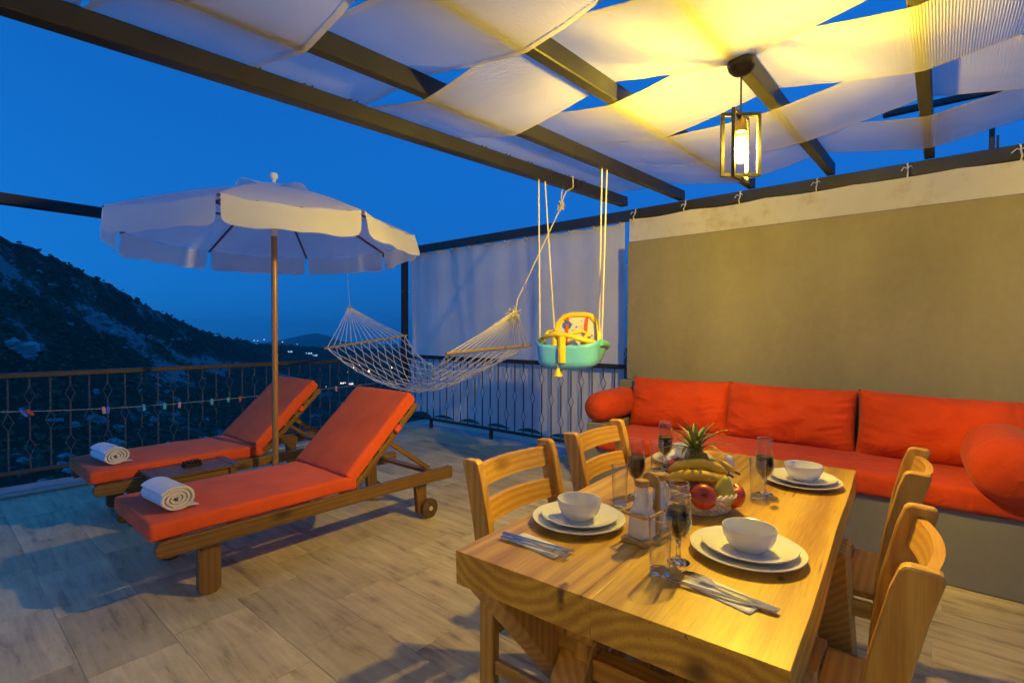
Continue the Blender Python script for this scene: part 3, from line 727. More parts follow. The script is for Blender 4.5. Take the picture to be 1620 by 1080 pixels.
for k in range(8):
    A, B = rimpt(k), rimpt(k+1)
    def f(u, v, A=A, B=B):
        p = apex.lerp(A.lerp(B, v), u)
        p.z += 0.030*math.sin(PI*u)-0.022*math.sin(PI*v)*u*u   # cloth bows between ribs
        return p
    b = MB()
    vs = [[None]*9 for _ in range(11)]
    ap = b.bm.verts.new(apex)
    for i in range(1, 11):
        for j in range(9): vs[i][j] = b.bm.verts.new(f(i/10, j/8))
    for j in range(8): b.bm.faces.new((ap, vs[1][j], vs[1][j+1]))
    for i in range(1, 10):
        for j in range(8): b.bm.faces.new((vs[i][j], vs[i+1][j], vs[i+1][j+1], vs[i][j+1]))
    panel = b.obj('canopy_panel', M['canvas'], um, smooth=True, angle=180)
    mid = (A+B)/2; nrm = Vector((mid.x, mid.y, 0)).normalized(); W = (B-A).length; al = (B-A).normalized()
    dr = random.uniform(0.00, 0.05)
    def g(u, v, A=A, B=B, al=al, nrm=nrm, W=W, dr=dr):
        # v down the valance, rounded lower corners
        half = W/2-0.012
        s = (u*2-1)
        rc = 0.05
        h = 0.165
        d = v*h
        ed = half
        if d > h-rc: ed = half-rc+math.sqrt(max(0, rc*rc-(d-(h-rc))**2))
        p = (A+B)/2+al*(s*ed)
        p.z -= d+0.022*(1-s*s)*(1-v)*1.0+0.004*math.sin(s*9+k)
        p += nrm*(0.004+dr*v+0.012*math.sin(s*4+k*1.7)*v)
        return p
    MB().grid(g, 22, 14).obj('valance', M['canvas'], panel, smooth=True, angle=180)
    rib0, rib1 = apex.lerp(A, 0.03)-Vector((0, 0, 0.012)), A-Vector((0, 0, 0.010))
    midr = apex.lerp(A, 0.5)+Vector((0, 0, 0.016))
    rb_ = MB().tube([rib0, midr, rib1], 0.009, 6).obj('rib', M['red_wood'], um)
    MB().tube([Vector((0.028*math.cos(PH+k*PI/4), 0.028*math.sin(PH+k*PI/4), 2.06)), apex.lerp(A, 0.52)-Vector((0, 0, 0.004))], 0.008, 6).obj('strut', M['red_wood'], um)
MB().lathe([(0.020, 2.045), (0.034, 2.047), (0.034, 2.078), (0.020, 2.080)], 16).obj('runner', M['red_wood'], um, smooth=True)
# ventilation flap on top, edges lifted by the wind
def vent(u, v):
    a = v*2*PI; r = 0.012+0.235*u
    z = ZA+0.022-0.34*r*0.92+0.020*u*math.sin(a*4+0.6)*u+0.030*u*u*(0.5+0.5*math.sin(a*3))
    return Vector((r*math.cos(a), r*math.sin(a), z))
MB().grid(vent, 6, 48).obj('vent_flap', M['canvas'], um, smooth=True, angle=180)

# ================================================================== SUN LOUNGERS
def make_lounger(label, loc):
    """local frame: x across (0 = rail by the table side, -0.655 other rail), y along, foot end at 0"""
    t = thing('sun_lounger', label, 'sun lounger', loc, 0, 'wooden sun loungers')
    Wd = 0.655; wm = M['lounger_wood']
    for x in (0.0, -Wd):
        # rail outline with rounded ends, as an extruded profile
        poly = []
        for a in range(7): 
            q = PI/2+PI*a/6; poly.append((0.030+0.030*math.cos(q)*1.0, 0.2875+0.0365*math.sin(q)))
        poly += [(1.2, 0.251), (1.55, 0.246), (1.79, 0.238), (1.80, 0.25), (1.80, 0.315), (1.785, 0.324), (1.55, 0.322), (1.2, 0.324)]
        b = MB().prism(poly, 0.036, 'YZ', x); b.bevel(0.003); 
        # local Z must be the grain: build as a separate mesh rotated
        o = b.obj('side_rail', M['lounger_rail'], t)
        # front leg (broad, rounded foot)
        lp = [(0.185, 0.2505), (0.285, 0.2505), (0.285, 0.022), (0.262, 0.002), (0.225, 0.0), (0.195, 0.010), (0.185, 0.030)]
        MB().prism(lp, 0.042, 'YZ', x-0.0405 if x == 0 else x+0.0405).bevel(0.003).obj('leg', wm, t)
        MB().prism([(1.50, 0.2505), (1.59, 0.2505), (1.60, 0.055), (1.57, 0.03), (1.52, 0.04)], 0.036, 'YZ', x-0.038 if x == 0 else x+0.038).bevel(0.003).obj('leg', wm, t)
        wx = x+0.0 if x == 0 else x
        wh = MB().lathe([(0, -0.016), (0.058, -0.016), (0.066, -0.011), (0.066, 0.011), (0.058, 0.016), (0.0, 0.016)], 28, (wx, 1.60, 0.066), 'X').obj('wheel', M['rubber'], t, smooth=True)
        MB().lathe([(0, -0.020), (0.014, -0.020), (0.016, -0.0163)], 12, (wx if x else wx, 1.60, 0.066), 'X').lathe([(0.016, 0.0163), (0.014, 0.021), (0, 0.021)], 12, (wx, 1.60, 0.066), 'X').obj('axle_cap', M['trim'], wh)
    for y in (0.03, 0.34, 0.66, 0.98, 1.62):
        beam('cross_slat', (-Wd+0.0185, y+0.03, 0.300), (-0.0185, y+0.03, 0.300), 0.055, 0.022, wm, t, bevel=0.003)
    # reclined back: hinge at y=1.03
    ang = R(44); hy, hz = 1.04, 0.325
    d = Vector((0, math.cos(ang), math.sin(ang))); nrm = Vector((0, -math.sin(ang), math.cos(ang)))
    for x in (-0.045, -Wd+0.045):
        p = Vector((x, hy, hz)); beam('back_rail', p+d*0.0, p+d*0.665, 0.030, 0.036, wm, t, up=nrm, bevel=0.003)
    for i in range(6):
        p = Vector((0, hy, hz))+d*(0.06+i*0.113)+nrm*0.0265
        beam('back_slat', (-Wd+0.03, p.y, p.z), (-0.03, p.y, p.z), 0.052, 0.016, wm, t, up=nrm, bevel=0.002)
    for x in (-0.085, -Wd+0.085):
        top = Vector((x, hy, hz))+d*0.36-nrm*0.01
        beam('prop_strut', top, (x, 1.66, 0.315), 0.026, 0.030, wm, t, bevel=0.002)
    MB().tube([(-0.05, *(Vector((0, hy, hz))+d*0.36-nrm*0.012).yz), (-Wd+0.05, *(Vector((0, hy, hz))+d*0.36-nrm*0.012).yz)], 0.008, 8).obj('hinge_rod', M['steel'], t)
    # cushion of two pads
    pad = rounded_cushion('seat_pad', 0.63, 1.055, 0.080, M['orange'], t, 0.03, (-Wd/2, 0.515, 0.366), (0, 0, 0), 0.008, loc[0])
    c = Vector((-Wd/2, hy, hz))+d*0.345+nrm*0.078
    pad2 = rounded_cushion('back_pad', 0.63, 0.665, 0.080, M['orange'], t, 0.03, c, (ang, 0, 0), 0.008, loc[0]+3)
    for s in (-1, 1):
        q = Vector((s*0.318, 0.06, -0.045))
        st = MB().box((s*0.300, 0.10, -0.060), (0.045, 0.05, 0.034)).bevel(0.006).obj('strap', M['orange'], pad2)
    # fabric strap over the seat joint
    return t
M['lounger_rail'] = wood('stained_lounger_rail', (0.125, 0.060, 0.014), (0.25, 0.135, 0.036), 'Y', 12, rough=0.5)
make_lounger('orange padded wooden sun lounger beside the terrace floor, towel roll on it', (-2.675, 0.685, 0.0))['label'] = 'orange padded wooden sun lounger standing nearer the dining table'
make_lounger('x', (-3.965, 0.70, 0.0))['label'] = 'orange padded wooden sun lounger standing beside the iron railing'

def towel(loc, rz, r, ln, label, seed):
    t = thing('rolled_towel', label, 'towel', loc, rz, 'rolled towels on the loungers')
    turns = 3.6; n = 110; th = 0.0165*r/0.08
    def sp(a):
        q = a/(2*PI*turns); rr = r*(0.12+0.88*q)*(1+0.02*math.sin(3*a+seed))
        return Vector((0, rr*math.cos(a-1.2)*1.12, r*0.84+rr*math.sin(a-1.2)*0.82))
    pts = [sp(2*PI*turns*i/n) for i in range(n+1)]
    end = pts[-1]; pts += [end+Vector((0, -0.02*(i+1), -0.004*(i+1)))*1.0 for i in range(0)]
    b = MB(); cols = []
    for i, p in enumerate(pts):
        tgt = (pts[min(i+1, len(pts)-1)]-pts[max(i-1, 0)]).normalized(); nn = Vector((0, -tgt.z, tgt.y))
        row = []
        for x in (-ln/2, ln/2):
            off = 0.010*noise.noise(Vector((i*0.06, x*3, seed)))
            for s in (-1, 1):
                row.append(b.bm.verts.new(p+nn*(s*th*0.42)+Vector((x+off, 0, 0))))
        cols.append(row)
    for a, c in zip(cols, cols[1:]):
        b.bm.faces.new((a[0], a[2], c[2], c[0])); b.bm.faces.new((a[1], c[1], c[3], a[3]))
        b.bm.faces.new((a[0], c[0], c[1], a[1])); b.bm.faces.new((a[2], a[3], c[3], c[2]))
    b.bm.faces.new((cols[0][0], cols[0][1], cols[0][3], cols[0][2])); b.bm.faces.new((cols[-1][0], cols[-1][2], cols[-1][3], cols[-1][1]))
    b.obj('towel_roll', M['towel'], t, smooth=True, angle=60)
    # loose hem lying on the pad
    MB().grid(lambda u, v: Vector((-ln/2+ln*u, r*0.30+0.075*v, 0.006+0.006*(1-v)+0.003*math.sin(u*9))), 12, 4).obj('loose_hem', M['towel'], t, smooth=True)
    return t
towel((-2.925, 0.805, 0.412), R(4), 0.070, 0.26, 'rolled pale towel with spiral end on the lounger nearer the table', 1)
towel((-4.195, 0.83, 0.412), R(6), 0.066, 0.25, 'rolled pale towel on the lounger beside the railing', 5)

# ================================================================== SIDE TABLE + ASHTRAY
stb = thing('side_table', 'small dark wooden side table between the loungers', 'table', (-3.83, 1.19, 0))
for i in range(4):
    x = -0.135+i*0.09
    beam('top_slat', (x, -0.205, 0.365), (x, 0.205, 0.365), 0.086, 0.018, M['side_wood'], stb, bevel=0.002)
for y in (-0.229, 0.229):
    beam('top_rim', (-0.182, y, 0.365), (0.182, y, 0.365), 0.044, 0.022, M['side_wood'], stb, bevel=0.002)
for sx in (-1, 1):
    beam('apron', (sx*0.155, -0.18, 0.322), (sx*0.155, 0.18, 0.322), 0.018, 0.06, M['lounger_wood'], stb)
    for sy in (-1, 1):
        beam('leg', (sx*0.155, sy*0.205, 0), (sx*0.155, sy*0.205, 0.3555), 0.038, 0.038, M['lounger_wood'], stb)
for sy in (-1, 1): beam('apron', (-0.13, sy*0.205, 0.322), (0.13, sy*0.205, 0.322), 0.018, 0.06, M['lounger_wood'], stb)
b = MB().box((0, 0, 0.010), (0.06, 0.105, 0.020))
for i in range(5):
    for s in (-1, 1): b.box((s*0.021, -0.042+i*0.021, 0.028), (0.016, 0.013, 0.017))
tr = b.bevel(0.002).obj('ashtray', M['ashtray'], None); tr.location = (-3.83, 1.20, 0.3745); tr.rotation_euler = (0, 0, R(6))
tag(tr, 'small black notched ashtray on the wooden side table', 'ashtray')

# ================================================================== HAMMOCK
ham = thing('hammock', 'white rope net hammock with two wooden spreader bars', 'hammock')
LK, RK = Vector((-5.02, 3.14, 1.545)), Vector((-2.52, 3.02, 1.44))
LB0, LB1 = Vector((-4.68, 2.67, 1.115)), Vector((-4.68, 3.63, 1.235))
RB0, RB1 = Vector((-2.82, 2.60, 1.120)), Vector((-2.82, 3.56, 1.160))
def bar_obj(p0, p1):
    d = (p1-p0).normalized()*0.03
    o = MB().tube([(0, 0, -(p1-p0).length/2-0.03), (0, 0, (p1-p0).length/2+0.03)], 0.0125, 10).obj('spreader_bar', M['bar_wood'], ham, smooth=True)
    z = (p1-p0).normalized(); x = z.orthogonal().normalized(); y = z.cross(x)
    mt = Matrix((x, y, z)).transposed().to_4x4(); mt.translation = (p0+p1)/2; o.matrix_basis = mt
bar_obj(LB0, LB1); bar_obj(RB0, RB1)
NS = 15
for A, B, K in ((LB0, LB1, LK), (RB0, RB1, RK)):
    for i in range(NS):
        p = A.lerp(B, i/(NS-1)); q = K+Vector((0, 0.010*(i/(NS-1)-0.5)*3, 0))
        m = p.lerp(q, 0.5)-Vector((0, 0, 0.012))
        MB().tube([p, m, q], 0.0046, 5).obj('cord', M['white_cord'], ham)
# net: strands zigzag to make diamonds
def net(u, v):
    a = LB0.lerp(LB1, v); b_ = RB0.lerp(RB1, v); p = a.lerp(b_, u)
    s = 4*u*(1-u)
    p.z -= 0.40*s*(0.78+0.30*(1-(2*v-1)**2))
    p.y += -(v-0.5)*0.26*s
    p += Vector((noise.noise(p*9), noise.noise(p*9+Vector((5, 0, 0))), noise.noise(p*9+Vector((0, 5, 0)))))*0.016*min(1, s*2)
    return p
b = MB(); NU = 18; NR = 10
for i in range(NR+1):
    for ph in (0, 1):
        pts = []
        for k in range(NU+1):
            dv = 0.5*(k % 2)/NR*(1 if ph else -1)
            v = min(1, max(0, i/NR+dv))
            pts.append(net(k/NU, v)+Vector((0, 0, 0.004*ph)))
        b.tube(pts, 0.0040, 4)
for v in (0.0, 1.0): b.tube([net(k/40, v)+Vector((0, 0, 0.002)) for k in range(41)], 0.006, 5)
nt_ = b.obj('net', M['white_cord'], ham); nt_['kind'] = 'stuff'
def frayed(c, r, seed):
    b = MB(); rnd = random.Random(seed)
    for i in range(26):
        d = Vector((rnd.uniform(-1, 1), rnd.uniform(-1, 1), rnd.uniform(-1, 1))).normalized()
        e = Vector((rnd.uniform(-1, 1), rnd.uniform(-1, 1), rnd.uniform(-1.3, 0.6))).normalized()
        b.tube([c+d*r*0.2, c+d*r*0.8, c+(d*0.8+e*0.5)*r], 0.0035, 4)
    return b
frayed(RK+Vector((-0.02, 0, -0.02)), 0.060, 3).obj('knot', M['cord'], ham)
frayed(LK, 0.035, 4).obj('knot', M['cord'], ham)
RH0 = Vector((-2.31, 3.33, 2.275))
MB().tube([RK, RK+Vector((0.01, 0.01, 0.09)), RH0], 0.0055, 6).obj('hanging_rope', M['cord'], ham)
frayed(RH0, 0.042, 9).obj('knot', M['cord'], ham)
zt = beam_z(3.36)
MB().tube([RH0+Vector((0, 0, 0.02)), (-2.322, 3.35, zt-0.03), (-2.316, 3.36, zt+0.03), (-2.312, 3.365, zt+0.095), (-2.27, 3.365, zt+0.098), (-2.224, 3.365, zt+0.09), (-2.22, 3.36, zt+0.0), (-2.28, 3.352, zt-0.02), RH0+Vector((0.004, 0, 0.03))], 0.005, 6).obj('hanging_rope', M['cord'], ham)
MB().tube([LK, LK+Vector((-0.03, 0.01, 0.10)), (-5.715, 3.52, 2.30), (-5.718, 3.52, 2.384), (-5.76, 3.52, 2.386)], 0.004, 6).obj('hanging_rope', M['cord'], ham)

# ================================================================== BABY SWING
sw = thing('baby_swing', 'turquoise and yellow plastic toddler swing hanging from rafter ropes', 'swing', (-2.02, 3.03, 1.02), R(14))
# local: x across, y forward(-)/back(+), z up from seat bottom
def bucket(u, v):
    # u around the front from side to side, v from the rim down the wall and in under the floor
    a = -PI*0.02+PI*1.04*u
    ca, sa = math.cos(a), math.sin(a)
    q = (abs(ca)**3.2+abs(sa)**3.2)**(-1/3.2)         # rounded box plan
    if v < 0.6: k, z = 1.0-0.07*(v/0.6), 0.165-0.130*(v/0.6)
    else:
        w = (v-0.6)/0.4; k = 0.93-0.60*w**1.3; z = 0.035*(1-w)**2.2
    rim = 0.045*abs(ca)**3*(1-v)
    return Vector((-0.228*ca*q*k, -0.155*max(0, sa)*q*k-0.01, z+rim))
def shell(name, f, nu, nv, m, th, parent):
    o = MB().grid(f, nu, nv).obj(name, m, parent, smooth=True, angle=180)
    s = o.modifiers.new('Solidify', 'SOLIDIFY'); s.thickness = th; s.offset = 0
    return o
shell('seat_shell', bucket, 28, 10, M['turquoise'], 0.012, sw)
shell('seat_base', lambda u, v: Vector(((u-0.5)*0.30, -0.08+0.20*v, 0.012+0.02*(u*2-1)**2)), 8, 8, M['green_plastic'], 0.012, sw)
for s in (-1, 1):
    shell('side_wing', lambda u, v, s=s: Vector((s*(0.175+0.055*v+0.02*math.sin(u*PI)), -0.02+0.15*u, 0.045+0.15*v-0.03*u*v)), 8, 6, M['green_plastic'], 0.014, sw)
    MB().tube([(s*0.235, -0.03, 0.185), (s*0.250, 0.03, 0.180), (s*0.245, 0.09, 0.165), (s*0.225, 0.13, 0.15)], 0.022, 8).obj('wing_grip', M['green_plastic'], sw, smooth=True)
# backrest: yellow arch with white printed panel
arch = [(-0.165, 0.13), (-0.170, 0.24), (-0.150, 0.325), (-0.105, 0.375), (-0.05, 0.388), (0.05, 0.388), (0.105, 0.375), (0.150, 0.325), (0.170, 0.24), (0.165, 0.13)]
by = lambda z: 0.115+(z-0.13)*0.22
MB().tube([(x, by(z), z) for x, z in arch], 0.021, 8).obj('backrest_frame', M['yellow_plastic'], sw, smooth=True)
inner = [(x*0.94, (z if z < 0.2 else 0.13+(z-0.13)*0.96)) for x, z in arch]
bp = MB(); f0 = bp.face([(x, by(z), z) for x, z in inner]); r_ = bmesh.ops.extrude_face_region(bp.bm, geom=[f0])
for v in [g for g in r_['geom'] if isinstance(g, bmesh.types.BMVert)]: v.co.y += 0.012
panel = bp.obj('back_panel', M['white_plastic'], sw)
rnd = random.Random(5)
def decal(x, z, w, h, m):
    y = by(z)-0.004
    MB().box((x, y, z), (w, 0.004, h), Matrix.Rotation(R(-12.4), 3, 'X')).obj('print', m, panel)
for x in (-0.075, 0.072):
    for zz in (0.19, 0.25, 0.31, 0.35): pass
    MB().bar((x, by(0.14)-0.014, 0.14), (x, by(0.365)-0.010, 0.365), 0.022, 0.004, (0, 1, 0)).obj('strap', M['red_plastic'], sw)
MB().lathe([(0, 0), (0.034, 0.0), (0.034, 0.004), (0, 0.004)], 20, (-0.078, by(0.31)-0.010, 0.31), 'Y').obj('print', M['blue_plastic'], panel)
for i in range(16): 
    x, z = rnd.uniform(-0.13, 0.13), rnd.uniform(0.17, 0.35)
    decal(x, z, rnd.uniform(0.008, 0.024), rnd.uniform(0.005, 0.012), M[rnd.choice(['blue_plastic', 'lamp_black', 'blue_plastic', 'red_plastic', 'yellow_plastic'])])
MB().box((0.072, by(0.255)-0.020, 0.255), (0.045, 0.010, 0.018)).bevel(0.003).obj('buckle', M['yellow_plastic'], sw)
MB().tube([(-0.205, -0.06, 0.195), (-0.15, -0.13, 0.225), (-0.05, -0.165, 0.245), (0.05, -0.165, 0.235), (0.14, -0.13, 0.205), (0.205, -0.06, 0.185)], 0.017, 8).obj('safety_bar', M['yellow_plastic'], sw, smooth=True)
MB().tube([(-0.19, -0.05, 0.20), (-0.18, 0.02, 0.26), (-0.12, 0.03, 0.27), (-0.10, -0.05, 0.245), (-0.03, -0.15, 0.205), (-0.02, -0.165, 0.15)], 0.014, 8).obj('arm_loop', M['yellow_plastic'], sw, smooth=True)
MB().tube([(0.02, -0.15, 0.22), (0.04, -0.05, 0.255), (0.09, 0.0, 0.265), (0.13, -0.02, 0.24), (0.12, -0.10, 0.18)], 0.014, 8).obj('arm_loop', M['yellow_plastic'], sw, smooth=True)
MB().tube([(0.0, -0.165, 0.225), (0.0, -0.172, 0.13), (0.0, -0.165, 0.05)], 0.027, 8).obj('crotch_post', M['yellow_plastic'], sw, smooth=True)
MB().lathe([(0, 0.02), (0.012, 0.02), (0.016, 0.0), (0.032, -0.025), (0.034, -0.035), (0, -0.035)], 16, (-0.03, -0.16, -0.01)).obj('bell', M['yellow_plastic'], sw, smooth=True)
MB().tube([(-0.03, -0.16, 0.01), (-0.03, -0.17, 0.045)], 0.004, 6).obj('bell_cord', M['white_cord'], sw)
def swing_local(p):
    m = Matrix.Rotation(R(14), 3, 'Z'); return m.transposed() @ (Vector(p)-Vector((-2.02, 3.03, 1.02)))
za = beam_z(3.0)+RH+0.006
for (lx, ly, lz), top in (((-0.215, -0.045, 0.19), (-2.27, 2.98, za)), ((-0.17, 0.14, 0.18), (-2.27, 3.05, za)), ((0.17, 0.14, 0.18), (-1.785, 3.06, za)), ((0.225, 0.02, 0.185), (-1.785, 3.13, za))):
    MB().tube([(lx, ly, lz), swing_local(top)], 0.0055, 6).obj('rope', M['white_cord'], sw)

# ================================================================== DINING TABLE
TR = R(2.8)
tab = thing('dining_table', 'heavy rustic pine dining table laid for four', 'table', (-0.902, 0.856, 0), TR)
TWD, TLN, TZ, TT = 0.730, 1.485, 0.740, 0.082
def plank(x0, x1, name, off):
    b = MB().box(((x0+x1)/2, TLN/2, TZ-TT/2), (x1-x0-0.0002, TLN, TT))
    bmesh.ops.subdivide_edges(b.bm, edges=[e for e in b.bm.edges if abs(e.verts[0].co.y-e.verts[1].co.y) > 0.5], cuts=14)
    b.bevel(0.0014, 2)
    for v in b.bm.verts:
        if v.co.x < 0.01 or v.co.x > TWD-0.01:
            v.co.x += 0.004*noise.noise(Vector((v.co.y*4, v.co.z*9, off[0])))
        if v.co.z < TZ-0.03: v.co.z += 0.003*noise.noise(Vector((v.co.y*5, v.co.x*9, off[0])))
    return b.obj(name, wood('table_slab', (0.36, 0.165, 0.018), (0.78, 0.50, 0.055), 'Y', 12, rough=0.38, coat=0.3, per_object=0.05, off=off, shift=False, dist=3.4, knot_at=((0.559, 0.818, 0.74, 0.016), (0.30, 0.01, 0.725, 0.014), (0.14, 1.10, 0.74, 0.011), (0.66, 0.33, 0.74, 0.009), (0.21, 0.36, 0.74, 0.008))), tab)
plank(0.0, 0.372, 'plank', (-0.16, 0, -0.90)); plank(0.372, TWD, 'plank', (-0.58, 0, -0.40))
for x in (0.085, TWD-0.085):
    for ya, yb in ((0.10, 0.66), (0.66, 0.10), (0.86, 1.38), (1.38, 0.86)):
        xx = x+(0.0 if ya < yb else (0.0))
        dx = 0.052 if (ya < yb) == (x < 0.3) else -0.052
        p0, p1 = Vector((x-dx, ya, TZ-TT-0.035)), Vector((x-dx, yb, 0.03))
        d = (p1-p0).normalized()
        b = MB()
        hw_ = 0.062
        poly = [(ya-hw_*1.15, TZ-TT-0.002), (ya+hw_*1.15, TZ-TT-0.002), (yb+hw_*1.15, 0.0), (yb-hw_*1.15, 0.0)]
        b.prism(poly, 0.1, 'YZ', x-dx).bevel(0.004).obj('leg', M['pine'], tab)
beam('stretcher', (0.1375+0.05, 0.38, 0.335), (TWD-0.1375-0.05, 0.38, 0.335), 0.06, 0.06, M['pine'], tab)
beam('stretcher', (0.1375+0.05, 1.12, 0.335), (TWD-0.1375-0.05, 1.12, 0.335), 0.06, 0.06, M['pine'], tab)

# ================================================================== CHAIRS
def make_chair(label, loc, rz):
    """local: back posts at x=0 leaning to -x, seat reaches +x, width along y (0..0.43)"""
    t = thing('dining_chair', label, 'chair', loc, rz, 'pine ladder back chairs round the table')
    Wc = 0.425
    for y in (0.0, Wc):
        poly = [(0.050, 0), (0.052, 0.40), (0.046, 0.52), (0.026, 0.66), (-0.006, 0.80), (-0.022, 0.846), (-0.034, 0.853), (-0.082, 0.850), (-0.088, 0.838), (-0.066, 0.76), (-0.040, 0.64), (-0.016, 0.50), (-0.008, 0.40), (-0.008, 0)]
        b = MB().prism([(x, z) for x, z in poly], 0.034, 'XZ', y); b.bevel(0.004)
        b.obj('back_post', M['pine'], t)
        beam('leg', (0.375, y, 0), (0.375, y, 0.4115), 0.042, 0.034, M['pine'], t)
        beam('side_stretcher', (0.054, y, 0.20), (0.352, y, 0.20), 0.022, 0.045, M['pine'], t)
        beam('seat_rail', (0.054, y, 0.385), (0.352, y, 0.385), 0.024, 0.05, M['pine'], t)
    for zc, h in ((0.790, 0.070), (0.672, 0.068), (0.556, 0.060)):
        xm = -0.047+(0.80-zc)*0.26 if zc > 0.6 else 0.012
        n = 10; 
        def f(u, v, s): 
            y = 0.0175+(Wc-0.035)*u; bow = -0.030*4*u*(1-u)
            return Vector((xm+bow+s*0.010-(v-0.5)*h*0.25, y, zc+(v-0.5)*h))
        b = MB(); rows = []
        for i in range(n+1):
            u = i/n; rows.append([b.bm.verts.new(f(u, v, s)) for (v, s) in ((0, -1), (1, -1), (1, 1), (0, 1))])
        for a, c in zip(rows, rows[1:]):
            for q in range(4): b.bm.faces.new((a[q], a[(q+1) % 4], c[(q+1) % 4], c[q]))
        b.bm.faces.new(rows[0]); b.bm.faces.new(rows[-1][::-1])
        b.obj('back_slat', M['pine_slat'], t, smooth=True, angle=35)
    for i in range(4):
        x = 0.093+i*0.093
        beam('seat_slat', (x, 0.020 if i == 0 else -0.020, 0.423), (x, Wc-0.020 if i == 0 else Wc+0.020, 0.423), 0.088, 0.022, M['pine'], t)
    beam('front_stretcher', (0.375, 0.0175, 0.26), (0.375, Wc-0.0175, 0.26), 0.022, 0.045, M['pine'], t)
    beam('back_stretcher', (0.02, 0.0175, 0.30), (0.02, Wc-0.0175, 0.30), 0.022, 0.045, M['pine'], t)
    return t
M['pine_slat'] = wood('varnished_pine_slat', (0.42, 0.185, 0.024), (0.70, 0.42, 0.075), 'Y', 14)
make_chair('pine ladder back chair before the place setting with oil bottles, railing side', (-1.135, 1.205, 0), R(1.5))
make_chair('pine ladder back chair at the place with half hidden plates near the sofa', (-1.135, 1.800, 0), R(2.5))
make_chair('pine ladder back chair at the wall side place beside the water glass and cutlery', (-0.085, 1.600, 0), R(181.5))
make_chair('pine ladder back chair at the wall side corner closest to the sofa', (-0.110, 2.400, 0), R(181))

# ================================================================== TABLEWARE
Z0 = TZ+0.0005
def lathe_thing(name, label, cat, prof, m, loc, group=None, seg=40, rz=0.0):
    o = MB().lathe(prof, seg).obj(name, m, None, smooth=True, angle=50); o.location = loc; o.rotation_euler = (0, 0, rz)
    return tag(o, label, cat, group)
def plate_prof(r, h):
    return [(0, 0.0035), (r*0.55, 0.0035), (r*0.58, 0.0), (r*0.62, 0.0), (r*0.66, 0.004), (r*0.97, h-0.004), (r, h-0.001), (r*0.995, h+0.001), (r*0.95, h), (r*0.68, 0.0095), (r*0.60, 0.0078), (0, 0.0075)]
BOWL = [(0, 0.004), (0.030, 0.004), (0.031, 0.0), (0.034, 0.0), (0.036, 0.003), (0.050, 0.016), (0.058, 0.032), (0.0605, 0.050), (0.0600, 0.0535), (0.0585, 0.0530), (0.0560, 0.034), (0.048, 0.020), (0.034, 0.0085), (0, 0.0075)]
SET = [((-0.352, 1.297), 'beside the stainless cutlery and the wall side chair', 0.130), ((-0.772, 1.205), 'next to the oil and vinegar bottles', 0.130),
       ((-0.372, 2.035), 'at the wall side place next to the sofa', 0.126), ((-0.800, 2.045), 'half hidden behind the pineapple', 0.126)]
for (x, y), where, r in SET:
    lathe_thing('dinner_plate', 'large white dinner plate '+where, 'plate', plate_prof(r, 0.019), M['ceramic'], (x, y, Z0), 'dinner plates', 56)
    lathe_thing('soup_plate', 'smaller white plate on the dinner plate '+where, 'plate', plate_prof(r*0.83, 0.020), M['ceramic'], (x+0.006, y-0.004, Z0+0.0115), 'smaller plates', 56)
    if 'pineapple' not in where:
        lathe_thing('bowl', 'white round bowl on plates '+where, 'bowl', BOWL, M['ceramic'], (x+0.008, y-0.010, Z0+0.0195), 'soup bowls', 48)
    else:
        lathe_thing('bowl', 'white round bowl on plates '+where, 'bowl', BOWL, M['ceramic'], (x+0.012, y+0.01, Z0+0.0195), 'soup bowls', 48)

def wine_glass(loc, where):
    t = thing('wine_glass', 'stemmed glass of dark red wine '+where, 'wine glass', loc, 0, 'stemmed glasses of red wine')
    MB().lathe([(0, 0), (0.026, 0), (0.0262, 0.0015), (0.020, 0.004), (0.008, 0.008), (0.0048, 0.016), (0.0048, 0.038), (0.0075, 0.050), (0.010, 0.0545), (0, 0.0545)], 28).obj('stem', M['thick_glass'], t, smooth=True, angle=60)
    o_ = [(0, 0.0555), (0.012, 0.0565), (0.022, 0.068), (0.0285, 0.086), (0.0295, 0.100), (0.0275, 0.130), (0.0245, 0.160), (0.0232, 0.184), (0.0226, 0.185)]
    i_ = [(0.0220, 0.184), (0.0232, 0.160), (0.0262, 0.130), (0.0282, 0.100), (0.0272, 0.087), (0.0208, 0.0695), (0.010, 0.0585), (0, 0.0565)]
    MB().lathe(o_+i_, 32).obj('glass_bowl', M['glass'], t, smooth=True, angle=60)
    MB().tube([(0.0229*math.cos(2*PI*q/36), 0.0229*math.sin(2*PI*q/36), 0.1852) for q in range(36)], 0.0008, 5, closed=True).obj('rim', M['thick_glass'], t, smooth=True)
    MB().lathe([(0, 0.0568), (0.0098, 0.0588), (0.0205, 0.0698), (0.0269, 0.0873), (0.0279, 0.1002), (0.0262, 0.1265), (0, 0.1265)], 32).obj('wine', M['wine'], t, smooth=True, angle=40)
    return t
def water_glass(loc, where):
    t = thing('water_glass', 'empty clear tumbler '+where, 'glass', loc, 0, 'clear tumblers')
    MB().lathe([(0, 0.0), (0.0205, 0), (0.0215, 0.002), (0.0213, 0.0105), (0, 0.0105)], 28).obj('glass_base', M['thick_glass'], t, smooth=True, angle=50)
    MB().lathe([(0.0214, 0.0112), (0.0255, 0.123), (0.0250, 0.124), (0.0243, 0.123), (0.0203, 0.0112)], 32).obj('glass_wall', M['glass'], t, smooth=True, angle=50)
    MB().tube([(0.0250*math.cos(2*PI*q/36), 0.0250*math.sin(2*PI*q/36), 0.1242) for q in range(36)], 0.0008, 5, closed=True).obj('rim', M['thick_glass'], t, smooth=True)
    return t
